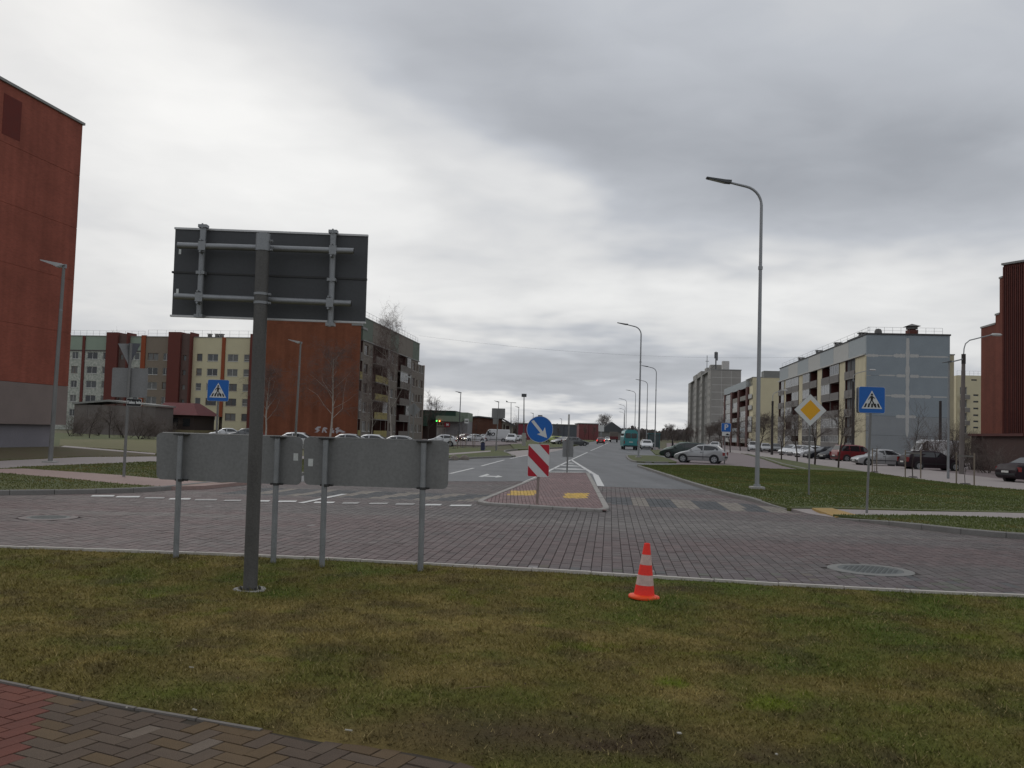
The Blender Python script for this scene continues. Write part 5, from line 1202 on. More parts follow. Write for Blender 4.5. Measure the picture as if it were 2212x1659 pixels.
# ---- I: cream block further along
cI = onray(1625, 225); cI.z = 0
I_ = empty('apartment_block', cI, -GRID, 'cream block with a blank end wall and red striped balcony front beyond the blue-grey block', 'building')
uI = lambda X: onface(cI, RD, zz6(X, 900)[0], 900)[0]
HI = onface(cI, RQ, 1640, 815.5)[1]; WI = onface(cI, RQ, 1694, 850)[0]; LI = uI(1180)
print('I', cI, HI, WI, LI)
MB(m_cream).box(0, WI, 0, 12, -.1, HI).build('end_wall', I_); MB(m_cop).box(-.1, WI+.1, -.1, 12, HI, HI+.15).build('coping', I_)
MB(mat('roof_house', (.20, .20, .19), .9)).box(uI(1500)*0+3.2, 10.5, 4, 8, HI, HI+2.0).build('roof_house', I_)
zt = HI-2.3; flI = [zt-2.76*k for k in range(5, -1, -1)]
m_redp = mat('red_pier', (.095, .042, .037), .9)
be = [(1472, 'w'), (1425, 'l'), (1392, 'p'), (1375, 'l'), (1312, 'p'), (1292, 'l'), (1240, 'p'), (1222, 'l'), (1165, 'p'), (1150, 'l'), (1140, 'p')]
prev = 0.
be2 = [('l', 1392), ('p', 1374), ('l', 1310), ('p', 1292), ('l', 1238), ('p', 1222), ('l', 1168), ('p', 1156), ('l', 1142)]
for kd, X1 in be2:
    u0, u1 = prev, uI(X1); prev = u1
    if kd == 'p': MB(m_redp).box(-.5, .7, u0+.01, u1-.01, -.1, zt+.3).build('pier', I_)
    else:
        for i in range(5): loggia(I_, LEFT, u0+.06, u1-.06, flI[i], flI[i+1], rw.choice([m_jpale, m_ja, m_slab, m_jpale]), glazed=rw.random() < .7, m_rec=m_jrec, out=.3)
endI = prev
MB(m_cream).box(1.2, WI, 12, endI, -.1, HI-.1).build('rear_body', I_)
for i in range(6): MB(m_ja).box(.0, 1.0, .05+(endI-.1)*i/6+.02, .05+(endI-.1)*(i+1)/6-.02, zt+.32, HI-.02).build('attic_panel', I_) if i or True else None
# ---- H: tall tower block
cH = onray(1535.5, 350); cH.z = 0
Hb = empty('tower_block', cH, -GRID, 'tall grey nine-storey panel block with a roof antenna', 'building')
uH = lambda X: onface(cH, RD, zz6(X, 900)[0], 900)[0]
HH = onface(cH, RQ, 1536, 799)[1]; WH = onface(cH, RQ, 1600, 880)[0]; LH = uH(797)
print('H', cH, HH, WH, LH)
m_h = mat('tower_panel', (.30, .29, .27), .92, var=.13, scale=.4, fine=.1); m_hj = mat('tower_joint', (.50, .49, .47), .92); m_hd = mat('tower_dark', (.21, .205, .195), .9)
MB(m_hj).box(.05, WH-.05, .015, 12, -.1, HH-.1).build('core', Hb)
nr = 10
for i in range(nr):
    for j in range(3):
        z0, z1 = HH*i/nr, HH*(i+1)/nr; a, b_ = WH*j/3, WH*(j+1)/3
        MB(m_h).box(a+.06, b_-.06, 0, .3, z0+.08, z1-.08).build('wall_panel', Hb)
steps = [uH(X) for X in (1015, 990, 935, 918, 880, 858, 820, 797)]
steps = sorted([0]+steps[1:])
for k, (a, b_) in enumerate(zip(steps[:-1], steps[1:])):
    off = -.5 if k % 2 == 0 else .5; mm = m_h if k % 2 == 0 else m_hd
    hs = []; w = b_-a
    if w > 3:
        for i in range(1, nr-1):
            for q in range(2 if w > 7 else 1):
                c = a+w*(q+.5)/(2 if w > 7 else 1); hs.append((c-.9, c+.9, HH*i/nr+1.0, HH*i/nr+2.3, 2))
    facade(LEFT, a+.02, b_-.02, -.1, HH-.05, hs, mm, d=off).build('wall', Hb)
    mbs = MB(mm); mbs.quad((off, a+.02, -.1), (3, a+.02, -.1), (3, a+.02, HH-.05), (off, a+.02, HH-.05)); mbs.quad((off, b_-.02, -.1), (3, b_-.02, -.1), (3, b_-.02, HH-.05), (off, b_-.02, HH-.05)); mbs.build('side_wall', Hb)
    for h in hs: window(Hb, LEFT, *h, d=off+.12, sill=False, t=.1)
MB(m_cop).box(-.5, WH+.1, -.1, LH, HH, HH+.35).build('roof_slab', Hb)
for X0, X1, dz in ((1000, 985, 2.2), (940, 960, 2.2), (870, 905, 2.4), (828, 860, 2.4)):
    a, b_ = sorted((max(.5, uH(X0)), max(3, uH(X1)))); b_ = max(b_, a+5); MB(m_h).box(.2, 4.5, a, b_, HH+.35, HH+.35+dz).build('lift_house', Hb)
MB(m_hj).box(WH*.37, WH*.60, 1, 4, HH+.36, HH+3.6).build('roof_tank', Hb)
an = MB(m_lampd); ax = onface(cH, RQ, *zz6(1070, 450))[0]; az1 = onface(cH, RQ, *zz6(1072, 388))[1]
an.cyl((ax, 1.5, HH), (ax, 1.5, az1), .25, n=8); an.box(ax+.3, ax+.7, 1.2, 1.8, az1-3.4, az1-.2); an.box(ax-.6, ax-.3, 1.2, 1.8, az1-2.6, az1-.2); an.cyl((ax-2.5, 1.5, HH), (ax, 1.5, az1-5), .08, n=5); an.build('antenna', Hb)
an = MB(m_lampd); uq = uH(920); an.cyl((2, uq, HH), (2, uq, HH+9), .12, n=6); an.box(1.4, 2.8, uq-.1, uq+.1, HH+6.4, HH+6.6); an.build('antenna', Hb)

# ---- K: red brick building on the right edge
cK = onray(2165, 72); cK.z = 0
K = empty('brick_building', cK, 0, 'dark red brick building with vertical ribs at the right edge', 'building')
HK = height_at(cK, 2165, 573); m_kb = brickmat('dark_red_brick', (.135, .042, .034), (.112, .036, .030), (.10, .040, .033)); m_kl = brickmat('red_orange_brick', (.165, .050, .034), (.14, .043, .030), (.135, .05, .035)); m_kd = mat('rib_dark', (.085, .028, .024), .9)
rdl = Vector((math.sin(GRID), math.cos(GRID), 0)); kd_ = Vector((.438, -.899, 0)); kn = Vector((.899, .438, 0))
def kp(u, d, z): return tuple(kd_*u+kn*d+Vector((0, 0, z)))
mb = MB(m_kb); mbox(mb, kp, 0, 26, .12, 14, -.1, HK); mb.build('ribbed_wall', K)
for i in range(70):
    mb = MB(m_kd if i % 2 else m_kb); u0 = .02+i*.17; mbox(mb, kp, u0, u0+.095, .0, .125, 3.0, HK-.15); mb.build('rib', K)
mb = MB(m_cop); mbox(mb, kp, -.06, 26, -.08, 14, HK+.002, HK+.16); mb.build('coping', K)
def kl_(u, d, z): return tuple(rdl*u+Vector((rdl.y, -rdl.x, 0))*d+Vector((0, 0, z)))
zk = lambda X, Y: (1987.5+X*.3125, 553+Y*.3125)
us = [0]+[onface(cK, rdl, zk(X, 800)[0], 900)[0] for X in (548, 520, 420)]
for (a, b_, py) in ((us[0], us[1], 152), (us[1], us[2], 408), (us[2], us[3], 490)):
    hz = EYE+ray(2140, zk(0, py)[1]).z*(cK.y+(a+b_)/2)/ray(2140, 600).y
    mb = MB(m_kl); mbox(mb, kl_, a+.01, b_, .0, 8, -.1, hz); mb.build('stepped_wall', K); mb = MB(m_cop); mbox(mb, kl_, a+.01, b_+.06, -.05, 8, hz, hz+.14); mb.build('step_coping', K)
mb = MB(mat('brown_base', (.055, .030, .026), .9, var=.25, scale=1.5)); mbox(mb, kl_, -6, us[3], -.75, -.3, -.1, 2.75); mb.build('base_wall', K); mb = MB(m_kd); mbox(mb, kl_, -6, us[3]+.1, -1.0, -.1, 2.75, 2.95); mb.build('base_canopy', K)

# ---- D: green shop on the left
cD = onray(905, 190); cD.z = 0
D_ = empty('shop', cD, -.04, 'low shop with a green roof band, pale canopy and red sign on the left', 'building')
dD = Vector((math.cos(-.04), math.sin(-.04), 0)); z7D = lambda X, Y: (915.9+X*.0938, 829.5+Y*.0938); fD = lambda X, Y: onface(cD, dD, *z7D(X, Y))
uD = lambda X: fD(X, 1000)[0]; zD = lambda Y: fD(500, Y)[1]
m_dg = mat('dark_green_band', (.025, .060, .042), .7, var=.15); m_lg = mat('pale_green_band', (.20, .25, .19), .8, var=.1); m_dbr = mat('dark_brick', (.050, .032, .028), .9, var=.2); m_shop = mat('shop_grey', (.23, .23, .235), .85); m_sred = mat('shop_sign_red', (.20, .012, .022), .5)
uL_ = onface(cD, dD, 846, 920)[0]
MB(m_dbr).box(uL_, uD(285), 0, 14, -.1, zD(835)).build('brick_wall', D_); MB(m_dg).box(uL_-.2, uD(720), -.4, 14, zD(833), zD(620)).build('green_fascia', D_)
MB(m_dg).box(uL_+2, uD(90), -3.5, -.42, zD(980), zD(700)).build('side_porch', D_)
MB(m_lg).box(uD(720)+.02, uD(1005), -.2, 12, zD(840), zD(642)).build('pale_fascia', D_); MB(m_lg).box(uD(285), uD(885), -1.6, -.42, zD(862), zD(735)).build('canopy', D_)
MB(m_lampd).box(uL_-.3, uD(725), -.6, 14.1, zD(619), zD(612)).build('roof_edge', D_)
MB(m_shop).box(uD(545), uD(1000), .2, 12, -.1, zD(842)).build('grey_wall', D_)
wl_ = facade(FRONT, uD(285), uD(545), -.1, zD(864), [(uD(300), uD(345), .2, zD(1010)), (uD(355), uD(410), .2, zD(1010)), (uD(418), uD(490), .2, zD(1010)), (uD(300), uD(490), zD(970), zD(885))], m_shop); wl_.build('front_wall', D_)
for a, b_ in ((300, 345), (355, 410), (418, 490)): window(D_, FRONT, uD(a), uD(b_), .2, zD(1010), 2, sill=False, t=.12)
window(D_, FRONT, uD(300), uD(490), zD(970), zD(885), 3, sill=False, t=.12)
sg = MB(m_sred).box(uD(490), uD(616), -2.0, -1.8, zD(992), zD(888)).build('red_sign', D_); text_mesh('M', (zD(905)-zD(975)), m_white, 'letter', sg, ((uD(535)+uD(588))/2, -2.02, (zD(905)+zD(975))/2), bold=.03)
for X, c, nm in ((310, (.05, .9, .1, 6), 'green_lamp'), (375, (1., .22, .05, 12), 'orange_lamp')):
    lt = MB(mat(nm, c[:3], emit=c)); lt.lathe([(.001, -.13), (.13, 0), (.001, .13)], 10); lt.build(nm, D_, (uD(X), -1.75, zD(862)))
# ---- E: low brick building
cE = onray(1011, 205); cE.z = 0; dE = Vector((1, 0, 0))
E_ = empty('brick_building', cE, 0, 'low brown brick building with a shallow gable and lean-to bay', 'building')
fE = lambda X, Y: onface(cE, dE, *z7D(X, Y)); m_eb = brickmat('brown_brick', (.145, .062, .042), (.115, .052, .038), (.13, .08, .06))
pr = [fE(1000, 1300), fE(1790, 1300), fE(1790, 812), fE(1560, 800), fE(1250, 765), fE(1005, 785)]; pr[0] = (pr[0][0], -.1); pr[1] = (pr[1][0], -.1)
MB(m_eb).prism(pr, 0, 12, 'y').build('wall', E_)
rp_ = [fE(995, 785), fE(1250, 762), fE(1560, 797), fE(1800, 808)]; MB(m_lampd).prism(rp_+[(u, z+.28) for u, z in rp_[::-1]], -.5, 12.3).build('roof', E_)
lean2 = [fE(1795, 1300), fE(2050, 1300), fE(2050, 985), fE(1795, 830)]; lean2[0] = (lean2[0][0], -.1); lean2[1] = (lean2[1][0], -.1)
MB(mat('pale_render', (.33, .31, .26), .9, var=.15)).prism(lean2, .6, 10).build('lean_to', E_); ra = [fE(1780, 800), fE(2105, 985)]; MB(m_lampd).prism([ra[0], ra[1], (ra[1][0], ra[1][1]+.3), (ra[0][0], ra[0][1]+.3)], -.6, 10.5).build('lean_to_roof', E_)
for X0, X1, Y0 in ((1830, 1860, 930), (1890, 1960, 960)): a, b_ = fE(X0, Y0), fE(X1, 1150); MB(m_dbr).box(a[0], b_[0], .55, .7, 0, a[1]).build('doorway', E_)
MB(mat('sign_plate_old', (.32, .28, .22), .8)).box(fE(1050, 0)[0], fE(1110, 0)[0], -.06, -.005, fE(1050, 900)[1], fE(1050, 840)[1]).build('wall_plate', E_)
# ---- far red and grey halls
def hall(x0, x1, y0, d, m, label, roof=m_cop, name='far_hall'):
    b = onray(x0, d); w = at(x1, 940, d).x-b.x; h = at(x0, y0, d).z; r = empty(name, b, 0, label, 'building')
    nP = max(2, int(w/6))
    for k in range(nP): MB(m).box(w*k/nP+.05, w*(k+1)/nP-.05, 0, 20, -.1, h-.3).build('wall_panel', r)
    MB(roof).box(-.2, w+.2, -.2, 20.2, h-.3, h).build('roof_edge', r); return r
m_crim = mat('crimson_sheet', (.19, .035, .055), .7, var=.15); m_hall2 = mat('red_sheet', (.18, .055, .058), .7, var=.15); m_hall3 = mat('slate_sheet', (.10, .11, .125), .8, var=.15)
hall(1118, 1146, 913, 270, m_crim, 'crimson shed behind the low brick building')
hall(1190, 1246, 915.5, 300, m_hall3, 'slate grey far hall with a chimney right of the blue round sign'); hall(1250, 1293, 913.5, 330, m_hall2, 'long red far hall left of the distant road')
b = onray(1228, 320); MB(m_hj).tube([(0, 0, 0), (0, 0, at(1228, 895, 320).z)], [.36, .32], 14).build('factory_chimney', None, b); tag(bpy.data.objects['factory_chimney'], 'stubby pale factory chimney above the slate grey hall', 'chimney')
b = onray(1298.5, 300); tp_ = empty('totem_sign', b, 0, 'white totem sign before the long red far hall', 'sign'); h1_, h0_ = at(1298.5, 918.5, 300).z, at(1298.5, 932, 300).z
MB(m_white).box(-.9, .9, -.15, .15, h0_, h1_).build('sign_panel', tp_); MB(m_galv).box(-.2, .2, -.1, .1, 0, h0_).build('post', tp_)
# gabled house at the far end of the road
b = onray(1326, 420); gh = empty('house', b, 0, 'small dark gabled house at the far end of the road', 'house'); MB(m_hd).box(-7, 5, 0, 8, -.1, 3.6).build('wall', gh); MB(m_lampd).prism([(-8, 3.5), (6, 3.5), (-1, 8.2)], -.4, 8.4).build('roof', gh)
# ---- house with a red roof and the long garage in front of block B
m_rroof = mat('red_roof', (.125, .028, .030), .8, var=.12)
b = onray(352, 128); hs_ = empty('house', b, -.06, 'low house with a dark red hipped roof before the long block', 'house')
sc1 = 128/F; wH_ = (412-318)*sc1; zE_ = at(350, 895, 128).z; zR_ = at(350, 868, 128).z
MB(mat('dark_timber', (.050, .036, .032), .9, var=.2)).box(-1.6, wH_-2.0, .6, 8, .9, zE_).build('wall', hs_); MB(mat('pale_yellow_base', (.24, .21, .12), .9)).box(-1.65, wH_-1.9, .55, 8, -.1, .9).build('base_wall', hs_)
ov = .5; a, b_ = -2.2, wH_-1.3; rf = MB(m_rroof); rf.add([(a, 0, zE_), (b_, 0, zE_), (b_, 8.6, zE_), (a, 8.6, zE_), (a+.9, 3.0, zR_), (b_-1.9, 3.0, zR_), (a+.9, 5.5, zR_), (b_-1.9, 5.5, zR_)], [(0, 1, 5, 4), (1, 2, 7, 5), (2, 3, 6, 7), (3, 0, 4, 6), (4, 5, 7, 6), (3, 2, 1, 0)]); rf.build('roof', hs_)
for k in range(3): MB(m_glass[0]).box(-.9+k*1.7, .1+k*1.7, .56, .62, 1.4, 2.5).build('window', hs_)
b = onray(157, 122); ga = empty('garage_row', b, -.03, 'long low grey wall with a pale roof edge behind the bare bushes', 'garage')
wG = (335-157)*122/F; m_gw = mat('stained_grey_wall', (.17, .15, .14), .92, var=.3, scale=.5, streak=.4)
zg = at(250, 876, 122).z
nG = 6
for k in range(nG): MB(m_gw).box(wG*k/nG+.02, wG*(k+1)/nG-.02, 0, 6, -.1, zg).build('wall_panel', ga)
MB(m_cop).prism([(-.2, zg), (wG*.42, zg+.5), (wG+.2, zg+.02), (wG+.2, zg+.22), (wG*.42, zg+.75), (-.2, zg+.22)], -.25, 6.2).build('roof_edge', ga)
# ================================================================== TREES
m_bark = mat('dark_bark', (.050, .040, .034), .95, var=.25, scale=4); m_twig = mat('twig_brown', (.125, .100, .088), .95, var=.2); m_birch = mat('birch_bark', (.36, .33, .29), .85, var=.45, scale=2.5, streak=1.0, fine=.5); m_btwig = mat('birch_twig', (.135, .098, .088), .95)
def gen_tree(seed, h, r0, kind='round', birch=False, depth=4, dens=1.0, tw=.010):
    rn = random.Random(seed); tr = MB(m_birch if birch else m_bark); cr_ = MB(m_btwig if birch else m_twig); limbs = tr
    def branch(p, d, L, r, lv):
        nseg = 5 if lv == 0 else 3; pts = [p]; rs = [r]; q = p.copy(); dd = d.copy()
        for k in range(nseg):
            j = .10 if lv == 0 else .28
            dd = (dd+Vector((rn.gauss(0, j), rn.gauss(0, j), rn.gauss(0, j*.6)+(.05 if kind != 'birch' or lv < 3 else -.12)))).normalized()
            q = q+dd*L/nseg; pts.append(q.copy()); rs.append(max(r*(1-(k+1)/nseg*(.80 if lv == 0 else .72)), tw*.55))
        (tr if lv < 2 else cr_).tube(pts, rs, 8 if lv == 0 else (5 if lv == 1 else 3), caps=False)
        if lv >= depth: return
        nb = {0: int(13*dens), 1: int(7*dens), 2: int(6*dens), 3: int(5*dens)}.get(lv, 4)
        for i in range(nb):
            t = (.28+.72*(i+rn.random())/nb) if lv == 0 else (.2+.8*(i+rn.random())/nb)
            x = t*nseg; k = min(int(x), nseg-1); pp = pts[k].lerp(pts[k+1], x-k); ax = (pts[k+1]-pts[k]).normalized()
            a = rn.random()*6.283+i*2.4; o = ax.orthogonal().normalized(); s = o*math.cos(a)+ax.cross(o)*math.sin(a)
            sp_ = {'round': .95, 'upright': .55, 'birch': .80, 'bush': .8}[kind]*(1-.25*t if lv == 0 else 1)
            nd = (ax*(1-sp_*.45)+s*sp_*.85).normalized()
            l2 = L*{0: .50*(1.15-.75*t), 1: .52, 2: .55, 3: .6}.get(lv, .5)*(.7+.6*rn.random())
            branch(pp, nd, l2, max(rs[k]*(.34 if birch and lv == 0 else .5), tw), lv+1)
    if kind == 'bush':
        for s in range(7): branch(Vector((rn.gauss(0, .25), rn.gauss(0, .25), 0)), Vector((rn.gauss(0, .5), rn.gauss(0, .5), 1)).normalized(), h*(.6+.5*rn.random()), r0, 1)
    else: branch(Vector((0, 0, -.1)), Vector((0, 0, 1)), h, r0, 0)
    return tr.mesh('trunk'), cr_.mesh('crown'), max(p[2] for p in cr_.v+tr.v)
def tree(protos, loc, s, rz, label, name, group=None, cat='tree', sz=None):
    tm, cm = protos[:2]; r = empty(name, loc, rz, label, cat, group); place('trunk', tm, r); place('crown', cm, r); r.scale = (s, s, sz or s); return r
T_birch = gen_tree(1, 15, .20, 'birch', True, 4, 1.2, .011); T_birch2 = gen_tree(2, 17, .24, 'birch', True, 4, 1.25, .012)
T_r1 = gen_tree(3, 6.5, .13, 'round', False, 4, .95, .010); T_r2 = gen_tree(4, 6.5, .12, 'upright', False, 4, .95, .010); T_big = gen_tree(5, 12, .26, 'round', False, 4, 1.2, .02)
T_b1 = gen_tree(6, 3.2, .05, 'bush', False, 4, 1.05, .008); T_b2 = gen_tree(8, 3.2, .05, 'bush', False, 4, 1.1, .008); T_sap = gen_tree(9, 3.6, .028, 'upright', False, 2, .8, .006)
def tpx(px, d, top, protos, h0, rz, lab, name, **k):
    b = onray(px, d); b.z = .0; s = at(px, top, d).z/protos[2]; kxy = k.pop('kxy', 1.0); r = tree(protos, b, s, rz, lab, name, **k); r.scale = (s*kxy, s*kxy, s); return r
tpx(712, 112, 722, T_birch, 15.2, .4, 'white-stemmed birch standing before the orange-brown end wall', 'birch_tree')
tpx(574, 114, 765, T_birch2, 17, 2.0, 'birch half hidden by the thick board pole', 'birch_tree')
tpx(846, 118, 640, T_birch2, 17.2, 2.6, 'tall birch before the balcony side of the brown block', 'birch_tree', kxy=.5)
tpx(800, 113, 800, T_birch, 15, 5.1, 'young birch before the yellow balconies', 'birch_tree', kxy=.7)
tpx(925, 175, 838, T_r2, 6.6, .5, 'thin bare tree right of the brown block', 'bare_tree')
for i, (px, d, top, pr, h0, lab) in enumerate([(193, 92, 868, T_r1, 6.6, 'bare spreading tree before the grey wall, leftmost'), (237, 96, 862, T_r1, 6.6, 'thicker bare tree before the grey wall, middle one'), (300, 95, 866, T_b1, 3.4, 'dense bare bush before the grey wall beside the corner post'), (172, 104, 874, T_b2, 3.4, 'dark bare bush next to the red end wall'), (268, 98, 868, T_b2, 3.4, 'dark bare bush between the two spreading trees'), (215, 108, 888, T_b1, 3.4, 'low scrub along the grey wall'), (320, 97, 884, T_b2, 3.4, 'dark bare scrub right of the corner post before the garage'), (150, 100, 880, T_b1, 3.4, 'bare bush hugging the foot of the red end wall')]):
    tpx(px, d, top, pr, h0, i*1.3, lab, 'bare_tree' if pr is T_r1 else 'bare_bush', cat='tree' if pr is T_r1 else 'bush')
tpx(248, 205, 703, T_r2, 6.6, 1.2, 'bare tree top showing above the roof of the long block', 'bare_tree', kxy=.7)
tpx(372, 112, 900, T_b1, 3.4, .3, 'low trimmed bush before the red-roofed house', 'bare_bush', cat='bush'); tpx(336, 112, 903, T_b2, 3.4, .8, 'scrubby bush at the left end of the red-roofed house', 'bare_bush', cat='bush')
# right row of young trees
for i, (px, py, top, pr, lab) in enumerate([(1688, 993, 870, T_r2, 'bare young tree left of the yellow diamond, farther one'), (1722, 996, 860, T_r2, 'bare young tree just left of the yellow diamond'), (1760, 1003, 862, T_r1, 'bare young tree right behind the diamond pole'), (1811, 1010, 850, T_r2, 'bare young tree between diamond and crossing sign')]):
    b = G(px, py, .09); s = (at(px, top, b.y).z)/pr[2]; tree(pr, b, s, i*1.7, lab, 'young_tree', 'young street trees along the parking')
m_stake = mat('tree_stake', (.20, .165, .13), .9, var=.2)
def sapling(px, py, top, lab, grp='staked saplings', sw=.45, sh=1.5):
    b = G(px, py, .09); s = at(px, top, b.y).z/T_sap[2]; r = tree(T_sap, b, 1, px, lab, 'sapling', grp); r.scale = (1, 1, 1)
    for ch in r.children: ch.scale = (s, s, s)
    for sx in (-sw, sw): MB(m_stake).cyl((sx, 0, -.1), (sx, 0, sh), .035, n=8).build('stake', r)
    MB(mat('tree_strap', (.16, .15, .14), .9)).box(-sw, sw, -.02, .02, sh-.2, sh-.12).build('strap', r); MB(m_bed).lathe([(.26, 0), (.2, .05), (.001, .06)], 12).build('soil_ring', r)
for a in ((1889, 1020, 960, 'staked sapling beside the crossing sign pole'), (1972, 1031, 860, 'staked sapling before the dark estate car'), (2085, 1046, 930, 'staked sapling by the old concrete lamp on the right')): sapling(*a)
for a in ((980, 969, 920, 'thin staked sapling by the panel edge on the left verge'), (1000, 967, 908, 'thin staked sapling before the shop, second from the panel'), (1023, 965, 900, 'thin staked sapling before the shop, nearest the bin')): sapling(*a, grp='staked saplings on the left verge', sw=.4)
# hedges and bushes on the right
for i, (px, d, top, pr, lab) in enumerate([(2010, 84, 900, T_b1, 'bare bush in front of the blue-grey end wall, left of the dark pole'), (2040, 80, 888, T_b2, 'tall bare bush behind the thin lamp post'), (2070, 76, 892, T_b1, 'dense bare bush behind the concrete lamp pole'), (2100, 74, 905, T_b2, 'dark bush at the foot of the red building'), (2135, 66, 935, T_b1, 'dark low bush along the brown base wall'), (2172, 62, 950, T_b2, 'dark low bush nearest the black car')]):
    tpx(px, d, top, pr, 3.5, i*1.1, lab, 'bare_bush', cat='bush', group=None)
for i, (px, d, top, lab) in enumerate([(1560, 170, 905, 'bare tree before the tower block foot'), (1600, 150, 890, 'bare tree left of the cream end wall'), (1640, 140, 885, 'bare tree beside the tall curved lamp'), (1578, 130, 893, 'bare tree behind the parking sign'), (1530, 190, 912, 'bare tree by the far right lot'), (1480, 230, 905, 'spreading bare tree left of the tower block'), (1455, 240, 912, 'lower bare tree next to the bus shelter'), (1500, 215, 918, 'small bare tree between shelter and tower')]):
    tpx(px, d, top, T_r1 if i % 2 else T_big, 6.6 if i % 2 else 12.3, i*.9, lab, 'bare_tree')
tpx(1311, 430, 890, T_big, 12.3, .3, 'big bare tree beside the road far ahead', 'bare_tree')
for i, (px, d, top, lab) in enumerate([(1012, 260, 885, 'bare tree behind the shop roof'), (1057, 290, 888, 'bare tree behind the square grey sign'), (1101, 280, 886, 'bare tree under the double-headed mast'), (1130, 320, 905, 'bare tree behind the crimson shed')]): tpx(px, d, top, T_b2, 3.5, i, lab, 'bare_tree')
for px, d, lab in ((1262, 280, 'thin young tree before the left half of the red far hall'), (1283, 270, 'thin young tree before the right half of the red far hall'), (1205, 260, 'thin young tree before the slate grey hall')): tpx(px, d, 912, T_r2, 6.6, px, lab, 'bare_tree', kxy=.6)
# far wood on the horizon: one mass
rg2 = np.random.default_rng(17); V_, C_l = [], []
nt = 5200; azs_ = rg2.uniform(-.50, .62, nt); ds = rg2.uniform(430, 640, nt)
hts = (3.0+5*fbm(azs_*60, ds*.01, 1.0, 4)+rg2.normal(0, 1.0, nt))
for az_, d_, h_ in zip(azs_, ds, hts):
    X, Y = math.sin(az_)*d_, math.cos(az_)*d_
    for q in range(7):
        a = rg2.uniform(0, 6.28); z0 = h_*rg2.uniform(.0, .6); w_ = h_*.16; z1 = h_*rg2.uniform(.75, 1.0)
        ox, oy = w_*math.cos(a)*rg2.uniform(.2, 1.6), w_*math.sin(a)*rg2.uniform(.2, 1.6); t_ = rg2.uniform(.12, .5)
        if q % 3: V_ += [(X+ox*.5, Y+oy*.5, z0), (X+ox+t_*1.6, Y+oy+.2, z1), (X+ox-t_*1.6, Y+oy, z1-.4)]
        else: V_ += [(X+ox*.3-t_, Y+oy*.3, z0), (X+ox*.3+t_, Y+oy*.3+.2, z0), (X+ox, Y+oy, z1)]
V_ = np.array(V_); cc = np.repeat(np.array((.17, .15, .145))*(.7+.6*rg2.random(len(V_)//3))[:, None], 3, 0)
tag(place('distant_wood', npmesh('distant_wood', V_, np.arange(len(V_)).reshape(-1, 3), m_blade, cc)), 'grey-brown bare wood along the horizon', 'wood', kind='stuff')
